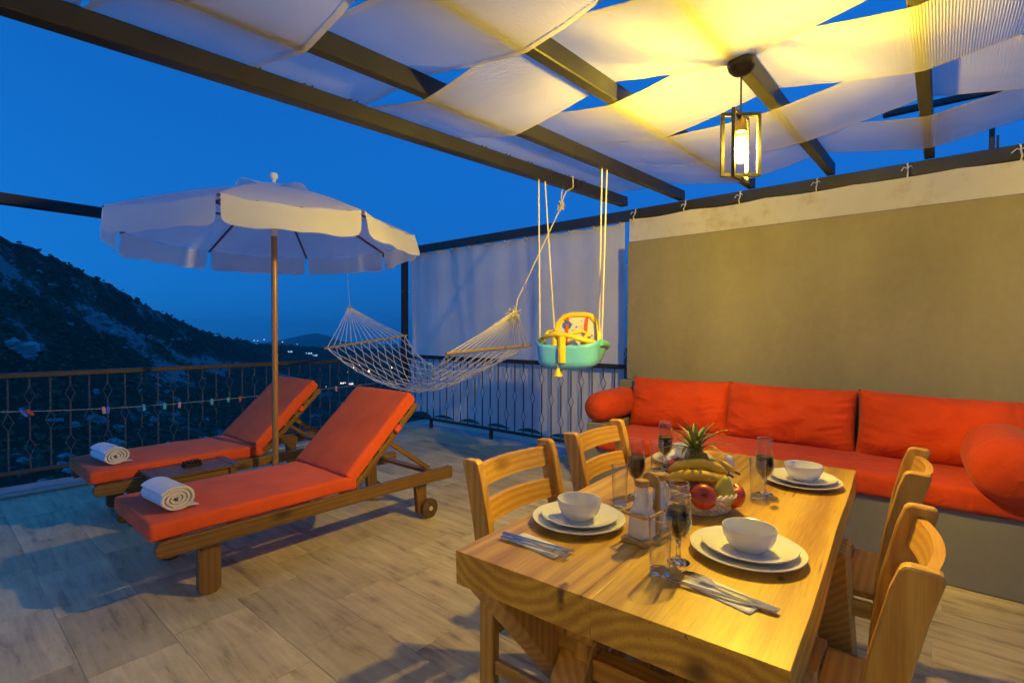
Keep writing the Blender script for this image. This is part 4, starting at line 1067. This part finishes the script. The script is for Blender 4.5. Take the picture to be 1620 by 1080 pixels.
for (x, y), (u, v), where in (((-0.462, 1.150), (-0.470, 1.066), 'beside the big plates with steel cutlery'), ((-0.442, 1.825), (-0.448, 1.766), 'by the wall side plates next to the sofa'),
                              ((-0.758, 1.530), (-0.755, 1.412), 'behind the oil and vinegar bottles'), ((-0.822, 1.905), (-0.815, 1.815), 'beside the half hidden plates')):
    wine_glass((x, y, Z0), where); water_glass((u, v, Z0), where)

def cutlery(kx, ky, ang, fx, fy, fang, nx, ny, nang, where):
    zz = Z0
    o = MB().grid(lambda u, v: Vector(((u-0.5)*0.155, (v-0.5)*0.062, 0.0018+0.0016*math.sin(u*7)*math.sin(v*3)+0.001*v)), 14, 6)
    o = o.obj('napkin', M['napkin'], None, smooth=True, angle=180); s = o.modifiers.new('Solidify', 'SOLIDIFY'); s.thickness = 0.0016
    o.location = (nx, ny, zz); o.rotation_euler = (0, 0, nang)
    tag(o, 'folded white paper napkin under cutlery '+where, 'napkin', 'paper napkins')
    kp = [(-0.105, -0.005), (-0.100, -0.0062), (-0.01, -0.0045), (0.0, -0.0050), (0.090, -0.0070), (0.106, 0.003), (0.100, 0.0045), (0.0, 0.0045), (-0.01, 0.0045), (-0.10, 0.0060), (-0.105, 0.005)]
    k = MB().prism(kp, 0.0032, 'XY', 0.0).bevel(0.0009).obj('table_knife', M['steel'], None); k.location = (kx, ky, zz+0.0068); k.rotation_euler = (0, 0, ang)
    tag(k, 'steel table knife on the napkin '+where, 'knife', 'table knives')
    b = MB()
    def zf(x): return 0.006*max(0, (x-0.03)/0.07)*(1-max(0, (x-0.03)/0.07))*3.0
    out = [(-0.098, -0.0085), (-0.09, -0.0095), (0.0, -0.004), (0.03, -0.004), (0.042, -0.011), (0.06, -0.0118)]
    xs = [-0.098, -0.06, 0.0, 0.03, 0.042, 0.062]; ws = [0.0055, 0.0060, 0.0030, 0.0030, 0.0095, 0.0105]
    rows = []
    for x, w in zip(xs, ws):
        z = zf(x); rows.append([b.bm.verts.new((x, -w, z)), b.bm.verts.new((x, w, z)), b.bm.verts.new((x, w, z+0.0022)), b.bm.verts.new((x, -w, z+0.0022))])
    for a, c in zip(rows, rows[1:]):
        for q in range(4): b.bm.faces.new((a[q], a[(q+1) % 4], c[(q+1) % 4], c[q]))
    b.bm.faces.new(rows[0]); b.bm.faces.new(rows[-1][::-1])
    for i in range(4):
        yy = -0.0093+i*0.0062
        b.tube([(0.060, yy, zf(0.06)+0.001), (0.080, yy, zf(0.08)+0.001), (0.103, yy*0.96, zf(0.1)+0.0015)], 0.0014, 5)
    f = b.obj('fork', M['steel'], None, smooth=True, angle=40); f.location = (fx, fy, zz+0.0062); f.rotation_euler = (0, 0, fang)
    tag(f, 'steel fork on the napkin '+where, 'fork', 'forks')
cutlery(-0.335, 1.048, R(184), -0.325, 1.075, R(171), -0.338, 1.068, R(-14), 'in front of the wall side chair')
cutlery(-0.772, 1.012, R(7), -0.765, 0.985, R(3), -0.765, 1.008, R(-4), 'beside the bottles and railing side plates')

# cruet set
cr = thing('cruet_rack', 'wooden cruet rack with slotted handle and square ring', 'rack', (-0.577, 1.250, Z0), R(84))
beam('rack_base', (-0.082, 0, 0.006), (0.082, 0, 0.006), 0.078, 0.012, M['rack_wood'], cr, bevel=0.002)
hp = [(-0.026, 0), (0.026, 0), (0.026, 0.14), (0.020, 0.156), (0.008, 0.164), (-0.008, 0.164), (-0.020, 0.156), (-0.026, 0.14)]
for sgn in (-1, 1):      # two uprights and a rounded top leave the grip slot open
    MB().box((0, sgn*0.0195, 0.0715), (0.010, 0.013, 0.118)).bevel(0.002).obj('rack_handle', M['rack_wood'], cr)
MB().prism([(-0.026, 0.131), (0.026, 0.131), (0.026, 0.146), (0.020, 0.160), (0.008, 0.168), (-0.008, 0.168), (-0.020, 0.160), (-0.026, 0.146)], 0.010, 'YZ', 0.0).bevel(0.002).obj('rack_handle', M['rack_wood'], cr)
MB().box((0, 0, 0.055), (0.009, 0.0258, 0.085)).obj('rack_handle', M['rack_wood'], cr)
for sg in (-1, 1):
    x0 = sg*0.043
    for a, c in (((x0-sg*0.036, -0.037), (x0+sg*0.034, -0.037)), ((x0-sg*0.036, 0.037), (x0+sg*0.034, 0.037)), ((x0+sg*0.034, -0.0335), (x0+sg*0.034, 0.0335))):
        beam('ring_bar', (*a, 0.074), (*c, 0.074), 0.007, 0.008, M['rack_wood'], cr, bevel=0.001)
def bottle(loc, rz, label):
    t = thing('oil_bottle', label, 'bottle', loc, rz, 'ceramic oil and vinegar bottles')
    b = MB(); n = 28
    prof = [(0.026, 0, 1), (0.0275, 0.004, 1), (0.0265, 0.055, 1), (0.025, 0.066, 0.9), (0.020, 0.078, 0.5), (0.0165, 0.100, 0.1), (0.0150, 0.122, 0), (0.0165, 0.128, 0)]
    rings = []
    for r, z, sq in prof:
        ring = []
        for k in range(n):
            a = 2*PI*k/n; c, s = math.cos(a), math.sin(a)
            q = r/max(abs(c), abs(s)); q = min(q, r*1.26); rr = r*(1-sq)+q*sq
            ring.append(b.bm.verts.new((rr*c, rr*s, z)))
        rings.append(ring)
    for a, c in zip(rings, rings[1:]):
        for k in range(n): b.bm.faces.new((a[k], a[(k+1) % n], c[(k+1) % n], c[k]))
    b.bm.faces.new(rings[0][::-1]); b.bm.faces.new(rings[-1])
    b.obj('bottle_body', M['ceramic'], t, smooth=True, angle=50)
    MB().tube([(0.0, -0.020, 0.075), (0, -0.026, 0.092), (0, -0.023, 0.112), (0, -0.016, 0.120)], 0.005, 8, rs=[0.008, 0.0065, 0.005, 0.004]).obj('pouring_lip', M['ceramic'], t, smooth=True)
    MB().lathe([(0, 0.1283), (0.0175, 0.1285), (0.0185, 0.131), (0.0180, 0.141), (0.016, 0.144), (0, 0.1445)], 24).obj('cork_lid', M['cork'], t, smooth=True)
    return t
mr_ = Matrix.Rotation(R(84), 3, 'Z')
for s, lab in ((1, 'white ceramic bottle with cork lid, on the fruit basket side of the rack'), (-1, 'white ceramic bottle with cork lid, on the plate side of the rack')):
    p = mr_ @ Vector((s*0.043, 0, 0)); bottle((-0.577+p.x, 1.250+p.y, Z0+0.0125), R(84), lab)
lathe_thing('salt_shaker', 'small white salt shaker behind the fruit basket', 'shaker', [(0, 0), (0.021, 0), (0.022, 0.003), (0.0175, 0.055), (0.0165, 0.064), (0.011, 0.069), (0, 0.070)], M['ceramic'], (-0.612, 2.005, Z0))

# fruit basket
BX, BY = -0.560, 1.560
bk = thing('fruit_basket', 'white woven wicker basket holding fruit', 'basket', (BX, BY, Z0))
b = MB()
def brad(z): return 0.078+0.030*(z/0.056)**0.8
for i in range(8):
    z = 0.006+i*0.0066; r0 = brad(z)
    b.tube([((r0+0.0024*(1 if (k+i) % 2 else -1))*math.cos(2*PI*k/64), (r0+0.0024*(1 if (k+i) % 2 else -1))*math.sin(2*PI*k/64), z) for k in range(64)], 0.0031, 5, closed=True)
for k in range(32):
    a = 2*PI*(k+0.25)/32
    b.tube([(brad(z)*math.cos(a), brad(z)*math.sin(a), z) for z in (0.003, 0.03, 0.056)], 0.0022, 4)
wv_ = b.obj('weave', M['wicker'], bk); wv_['kind'] = 'stuff'
b = MB()
for ph in (0, PI):
    b.tube([((0.1095+0.0045*math.cos(k*0.9+ph))*math.cos(2*PI*k/112), (0.1095+0.0045*math.cos(k*0.9+ph))*math.sin(2*PI*k/112), 0.0605+0.0045*math.sin(k*0.9+ph)) for k in range(112)], 0.0040, 5, closed=True)
b.obj('braided_rim', M['wicker'], bk)
MB().lathe([(0, 0.0), (0.080, 0.0), (0.080, 0.005), (0, 0.005)], 32).obj('basket_floor', M['wicker'], bk)
def fruit(name, label, cat, prof, m, loc, rot=(0, 0, 0), stem=True, sq=0.0):
    t = thing(name, label, cat, loc); t.rotation_euler = rot
    b = MB().lathe(prof, 28)
    for v in b.bm.verts: v.co *= 1+sq*noise.noise(v.co*22+Vector(loc)*9)
    b.obj('flesh', m, t, smooth=True, angle=180)
    top = prof[-1][1]
    if stem: MB().tube([(0, 0, top-0.006), (0.001, 0, top+0.006), (0.004, 0, top+0.016)], 0.0016, 6).obj('stem', M['stem'], t)
    return t
APPLE = [(0, 0.006), (0.008, 0.001), (0.020, 0.0), (0.031, 0.010), (0.0365, 0.026), (0.036, 0.042), (0.030, 0.056), (0.019, 0.063), (0.008, 0.061), (0, 0.054)]
PEAR = [(0, 0.003), (0.012, 0.0), (0.027, 0.008), (0.035, 0.026), (0.034, 0.044), (0.026, 0.062), (0.018, 0.076), (0.013, 0.086), (0.006, 0.091), (0, 0.091)]
# apple stem end turned towards the plates
fruit('apple', 'shiny red apple at the basket rim beside the pear', 'apple', APPLE, M['apple'], (BX+0.030, BY-0.060, Z0+0.045), (R(62), 0, R(22)), True, 0.03)
fruit('apple', 'red apple on the far rim beside the pineapple leaves', 'apple', APPLE, M['apple'], (BX-0.075, BY+0.035, Z0+0.066), (R(8), R(-10), 0), True, 0.03)
fruit('apple', 'red apple tucked behind the green pear', 'apple', APPLE, M['apple'], (BX+0.086, BY+0.020, Z0+0.022), (R(15), R(10), 0), True, 0.03)
fruit('pear', 'yellow green pear standing in the basket', 'pear', PEAR, M['pear'], (BX+0.068, BY-0.022, Z0+0.024), (R(-4), R(10), 0), True, 0.03)
fruit('peach', 'pinkish peach next to the bottles in the basket', 'peach', APPLE, M['peach'], (BX-0.032, BY-0.048, Z0+0.018), (R(12), R(-8), 0), False, 0.02)
fruit('peach', 'peach at the bottom of the basket under the bananas', 'peach', APPLE, M['peach'], (BX-0.005, BY+0.005, Z0+0.010), (0, 0, 0), False, 0.02)
bn = thing('banana_bunch', 'bunch of ripe yellow bananas lying across the basket', 'bananas', (BX, BY, Z0))
def banana(c, ang, bend, ln, r, lift):
    n = 14; pts = []; rs = []
    u = Vector((math.cos(ang), math.sin(ang), 0)); w = Vector((0, 0, 1))
    for i in range(n+1):
        s = i/n*2-1
        pts.append(Vector(c)+u*(s*ln/2)+w*(lift*(1-s*s))+Vector((-u.y, u.x, 0))*bend*(1-s*s))
        rs.append(r*(max(0.16, (1-abs(s)**3.4))**0.55 if abs(s) < 0.995 else 0.22))
    o = MB().tube(pts, r, 7, rs=rs).obj('banana', M['banana'], bn, smooth=True, angle=60)
    MB().tube([pts[-1], pts[-1]+(pts[-1]-pts[-2])*1.4], 0.004, 6).tube([pts[0], pts[0]+(pts[0]-pts[1])*0.5], 0.0035, 6).obj('banana_tip', M['banana_tip'], o)
banana((0.000, -0.030, 0.083), R(24), -0.012, 0.185, 0.0185, 0.022)
banana((-0.010, 0.004, 0.104), R(30), -0.010, 0.175, 0.0180, 0.028)
banana((0.030, 0.038, 0.098), R(62), 0.012, 0.165, 0.0175, 0.026)
pn = thing('pineapple', 'small pineapple with spiky crown standing in the basket', 'pineapple', (BX-0.022, BY+0.052, Z0+0.030)); pn.rotation_euler = (R(-3), R(-6), 0)
b = MB().lathe([(0, 0.0), (0.030, 0.002), (0.043, 0.020), (0.047, 0.055), (0.044, 0.090), (0.032, 0.118), (0.018, 0.126), (0, 0.128)], 28)
for v in b.bm.verts:
    a = math.atan2(v.co.y, v.co.x); k = 0.0018*math.sin(a*8+v.co.z*110)*math.sin(a*8-v.co.z*110); v.co.x *= 1+k*20; v.co.y *= 1+k*20
b.obj('fruit_body', M['pine_skin'], pn, smooth=True, angle=60)
rnd = random.Random(11)
for i in range(34):
    q = i/33; a = i*2.39996; lean = 0.15+1.15*(1-q)**0.9+rnd.uniform(-0.1, 0.1); L = 0.050+0.062*math.sin(PI*min(1, 0.25+0.6*q))+rnd.uniform(-0.01, 0.01)
    d = Vector((math.cos(a), math.sin(a), 0)); base = Vector((0, 0, 0.118+0.022*q))+d*0.012*(1-q*0.6)
    b = MB(); rows = []
    for j in range(6):
        s = j/5; an = lean*(0.55+0.75*s)
        p = base+(d*math.sin(an)+Vector((0, 0, 1))*math.cos(an))*L*s
        w = 0.0100*(1-s)**0.7*(0.8+0.5*s)+0.0004; side = Vector((-d.y, d.x, 0)); up = (-d*math.cos(an)+Vector((0, 0, 1))*math.sin(an))
        rows.append([b.bm.verts.new(p-side*w+up*w*0.25), b.bm.verts.new(p-up*0.0006), b.bm.verts.new(p+side*w+up*w*0.25), b.bm.verts.new(p+up*0.0012)])
    for r0, r1 in zip(rows, rows[1:]):
        for k in range(4): b.bm.faces.new((r0[k], r0[(k+1) % 4], r1[(k+1) % 4], r1[k]))
    b.bm.faces.new(rows[0][::-1]); b.bm.faces.new(rows[-1])
    b.obj('leaf', M['pine_leaf'], pn, smooth=True)

# ================================================================== CLOTHES LINE
def line_z(y): return 0.575+0.036*(y-1.75)**2*(1 if y < 1.75 else 0.18) + (0.0)
LY = [-0.9+0.15*i for i in range(36)]
LX = -5.665
cl = MB().tube([(LX, y, line_z(y) if y > 0.2 else line_z(0.2)+(0.2-y)*0.13) for y in LY if y <= 4.38], 0.0022, 5).obj('clothes_line', M['cord'], None)
tag(cl, 'thin sagging clothes line strung along the iron railing', 'clothes line')
def peg(y, m, label, tilt=0.0, h=0.062):
    t = thing('clothes_peg', label, 'clothes peg', (LX, y, line_z(y)), 0, 'clothes pegs on the line')
    t.rotation_euler = (R(tilt), 0, 0)
    for s in (-1, 1):
        MB().prism([(-0.011, -h*0.72), (0.011, -h*0.72), (0.012, 0.004), (0.008, h*0.28), (-0.008, h*0.28), (-0.012, 0.004)], 0.0055, 'YZ', s*0.0058).bevel(0.001).obj('peg_leg', m, t)
    MB().tube([(-0.0096, 0.0125, -0.006), (0.0096, 0.0125, -0.006)], 0.003, 6).obj('spring', M['steel'], t)
peg(0.562, M['blue_plastic'], 'tilted blue clothes peg on the line', 35, 0.075); peg(0.600, M['red_plastic'], 'tilted red clothes peg beside a blue one', 40)
peg(1.085, M['pink_plastic'], 'pale pink clothes peg beside a dark teal one', 6); peg(1.118, M['blue_plastic'], 'blue clothes peg touching a pale pink one', -4)
peg(1.385, M['teal_plastic'], 'teal clothes peg hanging upright on the line', 0); peg(1.548, M['teal_plastic'], 'teal clothes peg hanging next to a lone pink peg', 0)
peg(1.672, M['pink_plastic'], 'lone pink clothes peg in the sag of the line', 0); peg(1.96, M['teal_plastic'], 'teal clothes peg near the red one', 0)
peg(2.115, M['green_plastic'], 'small green clothes peg between teal and red pegs', 6, 0.05); peg(2.235, M['red_plastic'], 'red clothes peg hanging upright on the line', -4)
peg(3.35, M['pink_plastic'], 'pale pink clothes peg hanging alone below the hammock', 5)

# ================================================================== LANDSCAPE
RIDGE = [(-25, -1.2, 2600), (0, -1.5, 2400), (30, -1.75, 2200), (50, -1.75, 2000), (58, -1.70, 1800), (62, -1.45, 1500), (65.6, -1.22, 1150), (67.3, -0.95, 980), (70.6, -0.22, 760), (72.7, 0.75, 680), (75.1, 2.0, 610),
         (77.5, 3.75, 560), (80.5, 5.30, 520), (81.7, 6.0, 505), (84.0, 7.05, 485), (85.4, 7.65, 475), (92, 9.6, 460), (105, 11.0, 450), (125, 9.0, 470), (150, 5.0, 520)]
def ridge(az):
    for a, b_ in zip(RIDGE, RIDGE[1:]):
        if a[0] <= az <= b_[0]:
            t = (az-a[0])/(b_[0]-a[0]); return a[1]+(b_[1]-a[1])*t, a[2]+(b_[2]-a[2])*t
    return RIDGE[-1][1:] if az > 0 else RIDGE[0][1:]
def ground_z(az, r):
    el, D = ridge(az)
    zr = 1.275+D*math.tan(R(el))
    zv = -58-0.012*min(D, 2000)
    rv = min(230, D*0.40)
    if r < rv:
        s = r/rv; z = -5.0+(zv+5.0)*(s**0.62)
    elif r <= D:
        s = (r-rv)/(D-rv); z = zv+(zr-zv)*(0.25*s+0.75*s**1.35)
    else:
        z = zr-(r-D)*0.22
    p = Vector((-r*math.sin(R(az)), r*math.cos(R(az)), 0))
    k = min(1.0, r/120.0)
    fade = 0.5 if abs(r-D) < 0.06*D else 1.0
    z += k*fade*(7.5*noise.noise(p*0.011)+3.2*noise.noise(p*0.034+Vector((9, 0, 0)))+1.3*noise.noise(p*0.09))
    return z
def gpt(az, r): return Vector((-r*math.sin(R(az)), r*math.cos(R(az)), ground_z(az, r)))
def rockiness(az, r, p):
    el, D = ridge(az); s = r/D
    q = noise.noise(p*0.016+Vector((3, 7, 1)))*0.6+noise.noise(p*0.055)*0.5+noise.noise(p*0.15)*0.25
    if az > 68:
        band = math.exp(-((s-(0.80+0.010*(az-76)))/0.035)**2)*0.36+math.exp(-((s-(0.66-0.012*(az-76)))/0.05)**2)*0.24
        q += band
    else: q -= 0.05
    return q
def build_terrain():
    azs = [-25+i*0.7 for i in range(int(175/0.7)+1)]
    rs = [6.0]
    while rs[-1] < 3600: rs.append(rs[-1]*1.028+0.3)
    vs, fs, rk = [], [], []
    for a in azs:
        for r in rs:
            p = gpt(a, r); vs.append(p); rk.append(rockiness(a, r, Vector((p.x, p.y, p.z*1.5)))-0.25)
    n = len(rs)
    for i in range(len(azs)-1):
        for j in range(n-1):
            q = i*n+j; fs.append((q, q+1, q+n+1, q+n))
    me = bpy.data.meshes.new('hillside'); me.from_pydata(vs, [], fs)
    at = me.attributes.new('rock', 'FLOAT', 'POINT'); at.data.foreach_set('value', rk)
    for p in me.polygons: p.use_smooth = True
    m = bpy.data.materials.new('scrub_and_limestone'); nt, n_, l, p = nodes_of(m)
    an = n_.new('ShaderNodeAttribute'); an.attribute_name = 'rock'
    tc = n_.new('ShaderNodeTexCoord')
    no = n_.new('ShaderNodeTexNoise'); no.inputs['Scale'].default_value = 0.30; no.inputs['Detail'].default_value = 10; no.inputs['Roughness'].default_value = 0.68
    l.new(tc.outputs['Object'], no.inputs['Vector'])
    ad = n_.new('ShaderNodeMath'); ad.operation = 'MULTIPLY_ADD'; ad.inputs[1].default_value = 1.5; l.new(no.outputs['Fac'], ad.inputs[0]); l.new(an.outputs['Fac'], ad.inputs[2])
    rp = ramp(n_, [(0.60, (0.040, 0.056, 0.028)), (0.84, (0.085, 0.095, 0.055)), (0.93, (0.16, 0.157, 0.145)), (1.0, (0.30, 0.295, 0.28))]); l.new(ad.outputs[0], rp.inputs['Fac'])
    l.new(rp.outputs[0], p.inputs['Base Color']); p.inputs['Roughness'].default_value = 0.95; p.inputs['Specular IOR Level'].default_value = 0.1
    bm_ = n_.new('ShaderNodeBump'); bm_.inputs['Strength'].default_value = 0.8; bm_.inputs['Distance'].default_value = 3.0
    l.new(no.outputs['Fac'], bm_.inputs['Height']); l.new(bm_.outputs[0], p.inputs['Normal'])
    me.materials.append(m)
    o = link(bpy.data.objects.new('hillside_terrain', me)); tag(o, 'dark rocky scrub hillside and valley below the terrace', None, None, 'structure')
build_terrain()
# valley plain out to the horizon
pl = MB().lathe([(0, -150), (1200, -150), (5000, -170), (9300, -240)], 96).obj('valley_ground', M['foliage'], None); tag(pl, 'dark plain reaching the horizon', None, None, 'structure')
# distant mountain across the plain
def mountain():
    sil = [(66.5, -1.2), (65, -0.95), (64, -0.62), (63.2, -0.36), (62.3, -0.16), (61.4, -0.02), (60.7, -0.16), (60.1, -0.36), (59.2, -0.70), (58.5, -0.95), (57, -1.15), (54, -1.3), (50, -1.25), (45, -1.1), (38, -1.3)]
    D = 7000; b = MB(); rows = []
    for az, el in [(a+(b2-a)*t/4, e+(e2-e)*t/4) for (a, e), (b2, e2) in zip(sil, sil[1:]) for t in range(4)]:
        zr = D*math.tan(R(el)); row = []
        for f, h in ((0.70, -230), (0.82, zr*1.0-(zr+230)*0.55), (0.92, zr-(zr+230)*0.22), (1.0, zr), (1.12, zr-90), (1.35, -260)):
            r = D*f; p = Vector((-r*math.sin(R(az)), r*math.cos(R(az)), h)); p.z += 26*noise.noise(p*0.0017)+9*noise.noise(p*0.006)
            row.append(b.bm.verts.new(p))
        rows.append(row)
    for a, c in zip(rows, rows[1:]):
        for q in range(5): b.bm.faces.new((a[q], a[q+1], c[q+1], c[q]))
    o = b.obj('distant_mountain', M['foliage'], None, smooth=True, angle=180); tag(o, 'far mountain ridge across the valley', None, None, 'structure')
mountain()
# scrub and trees: uncountable dark mass on the slopes
def scrub():
    rnd = random.Random(21); ico = bmesh.new(); bmesh.ops.create_icosphere(ico, subdivisions=2, radius=1.0)
    base = [v.co.copy() for v in ico.verts]; fcs = [tuple(v.index for v in f.verts) for f in ico.faces]; ico.free()
    ico = bmesh.new(); bmesh.ops.create_icosphere(ico, subdivisions=1, radius=1.0)
    base1 = [v.co.copy() for v in ico.verts]; fcs1 = [tuple(v.index for v in f.verts) for f in ico.faces]; ico.free()
    vs, fs = [], []
    def blob(p, s, bs, fc):
        o = len(vs); k = Vector((rnd.uniform(0, 99), rnd.uniform(0, 99), 0))
        for c in bs:
            q = c*(0.72+0.75*noise.noise(c*1.9+k)+0.3*rnd.uniform(-1, 1)); vs.append(p+Vector((q.x*s, q.y*s, q.z*s*0.85+s*0.12)))
        for f in fc: fs.append(tuple(o+i for i in f))
    n = 0
    while n < 9000:
        az = rnd.uniform(52, 94); el, D = ridge(az); r = 18*(D/18)**rnd.uniform(0.25, 1.0) if rnd.random() < 0.55 else rnd.uniform(0.35, 1.0)*D
        if r > 1500: continue
        p = gpt(az, r)
        if rockiness(az, r, Vector((p.x, p.y, p.z*1.5))) > 0.52 and rnd.random() < 0.85: continue
        s = rnd.uniform(0.8, 2.3)*(1.0 if r > 150 else 0.75)
        if r < 120: 
            s *= 0.9; 
            for _ in range(3): blob(p+Vector((rnd.uniform(-1, 1), rnd.uniform(-1, 1), rnd.uniform(0, 0.8)))*s*0.7, s*0.6, base, fcs)
        else: blob(p, s, base1, fcs1)
        n += 1
    me = bpy.data.meshes.new('scrub'); me.from_pydata(vs, [], fs); me.materials.append(M['foliage'])
    o = link(bpy.data.objects.new('hillside_scrub', me)); tag(o, 'dark evergreen scrub covering the slopes beyond the railing', 'scrub', None, 'stuff')
scrub()
# pale limestone outcrops
def rocks():
    spots = [(84.6, 0.72, 13), (83.9, 0.71, 9), (80.2, 0.86, 8), (79.6, 0.85, 10), (79.0, 0.83, 8), (78.2, 0.80, 9), (77.6, 0.79, 7), (77.0, 0.79, 8), (76.4, 0.80, 7), (75.8, 0.81, 7), (75.2, 0.82, 7), (74.4, 0.84, 6), (73.6, 0.86, 6), (72.8, 0.88, 6),
             (79.8, 0.58, 9), (79.2, 0.50, 8), (78.5, 0.52, 7), (77.8, 0.46, 8), (76.6, 0.60, 6), (75.6, 0.56, 6), (74.6, 0.62, 6), (78.9, 0.42, 7), (80.6, 0.44, 6), (73.8, 0.55, 5), (82.4, 0.90, 7), (83.2, 0.93, 6)]
    rr_ = random.Random(31)
    for _ in range(64):
        a_ = rr_.uniform(71, 86)
        spots.append((a_, rr_.choice((0.80+0.010*(a_-76), 0.62-0.012*(a_-76), 0.50))+rr_.uniform(-0.09, 0.09), rr_.uniform(2.2, 5.0)))
    for i, (az, s, sz) in enumerate(spots):
        el, D = ridge(az); p = gpt(az, D*s)
        b = MB(); bmesh.ops.create_icosphere(b.bm, subdivisions=3, radius=1.0)
        sq = Vector((sz*random.uniform(0.5, 0.8), sz*random.uniform(0.7, 1.3), sz*random.uniform(0.40, 0.75)))*0.62
        rz = Matrix.Rotation(R(random.uniform(-30, 30)), 3, 'Z')
        for v in b.bm.verts:
            c = v.co.copy(); k = 0.75+0.5*noise.noise(c*1.5+Vector((i*7, 0, 0)))+0.28*noise.noise(c*4+Vector((0, i*3, 0)))
            v.co = rz @ Vector((c.x*sq.x*k, c.y*sq.y*k, c.z*sq.z*k))
        o = b.obj('rock_outcrop', M['rock'], None); o.location = p+Vector((0, 0, sz*0.08))
        tag(o, 'pale limestone outcrop among the dark hillside scrub', 'rock', 'limestone outcrops on the hillside')
rocks()
# valley houses with lights
def house(az, r, w, h, label, glow, rz=0.0, pitched=True):
    p = gpt(az, r)
    t = thing('village_house', label, 'house', p-Vector((0, 0, 1.0)), R(az)+rz, 'houses in the valley')
    MB().box((0, 0, h/2), (w, w*0.7, h)).obj('wall', M['house_white'], t)
    if pitched: MB().prism([(-w*0.55, h+0.01), (w*0.55, h+0.01), (0, h+w*0.16)], w*0.78, 'XZ', 0).obj('roof', M['house_roof'], t)
    else: MB().box((0, 0, h+0.26), (w*1.03, w*0.73, 0.5)).obj('roof', M['house_white'], t)
    for x in (-0.28, 0.05, 0.32):
        MB().box((x*w, -w*0.35-0.06, h*0.55), (w*0.13, 0.1, h*0.28)).obj('window', glow, t)
HL = [(62.1, 1180, 16, 6, 'white flat roofed house lit pale on the far slope'), (61.5, 1200, 12, 6, 'white flat roofed house lit pale on the far slope'), (58.7, 760, 9, 5, 'white house with lit windows under the hammock net'), (57.9, 760, 8, 5, 'white house with lit windows under the hammock net'),
      (61.2, 250, 8, 5, 'pale house deep in the valley beyond the lounger back'), (69.2, 168, 6, 4, 'low house with warm lights just beyond the lounger'), (55.3, 640, 9, 5, 'white house with lit windows under the hammock net'), (63.9, 1100, 10, 5, 'white flat roofed house lit pale on the far slope')]
for i, (az, r, w, h, lab) in enumerate(HL):
    house(az, r, w, h, lab, M['lit'] if i in (2, 3, 5, 6) else M['lit_white'], 0, i % 2 == 0)
def valley_lamp(az, r, hgt, rad, m, label):
    p = gpt(az, r); t = thing('street_lamp', label, 'street lamp', p, 0, 'street lamps in the valley')
    MB().tube([(0, 0, -1), (0, 0, hgt)], 0.12, 6).obj('lamp_post', M['black_metal'], t)
    b = MB(); bmesh.ops.create_icosphere(b.bm, subdivisions=2, radius=rad)
    for v in b.bm.verts: v.co.z = v.co.z*0.7+hgt+rad*0.6
    b.obj('lamp_globe', m, t, smooth=True)
lab_o, lab_w = 'far orange street lamp glowing in the valley', 'far white lamp glowing along the distant slope'
for az, r, rad in ((56.0, 900, 1.5), (57.6, 950, 0.7), (54.8, 560, 0.6), (53.6, 980, 0.9), (55.2, 520, 0.5), (57.0, 1000, 0.6), (54.2, 300, 0.35), (69.0, 160, 0.22), (68.6, 163, 0.22), (70.2, 158, 0.20), (47.0, 260, 0.3), (49.4, 280, 0.4)):
    valley_lamp(az, r, 6, rad, M['lit_orange'], lab_o)
for az, r, rad in ((66.3, 1080, 1.0), (67.2, 960, 0.8), (66.9, 990, 0.7), (64.6, 1250, 1.1), (65.2, 1180, 0.9), (63.2, 1300, 0.9), (58.2, 900, 0.7), (60.4, 620, 0.5)):
    valley_lamp(az, r, 5, rad, M['lit_white'], lab_w)

# ================================================================== HAZE: the evening air over the valley
hz = MB().box((0, 0, -110), (21000, 21000, 620)).obj('haze', None); tag(hz, 'thin blue evening haze over the valley', None, None, 'stuff')
hm = bpy.data.materials.new('evening_haze'); hm.use_nodes = True
_n = hm.node_tree.nodes; _n.remove(_n['Principled BSDF'])
pv = _n.new('ShaderNodeVolumePrincipled'); pv.inputs['Color'].default_value = (0.85, 0.92, 1.0, 1); pv.inputs['Density'].default_value = 0.00009; pv.inputs['Anisotropy'].default_value = 0.2
hm.node_tree.links.new(pv.outputs[0], _n['Material Output'].inputs['Volume']); hz.data.materials.append(hm)
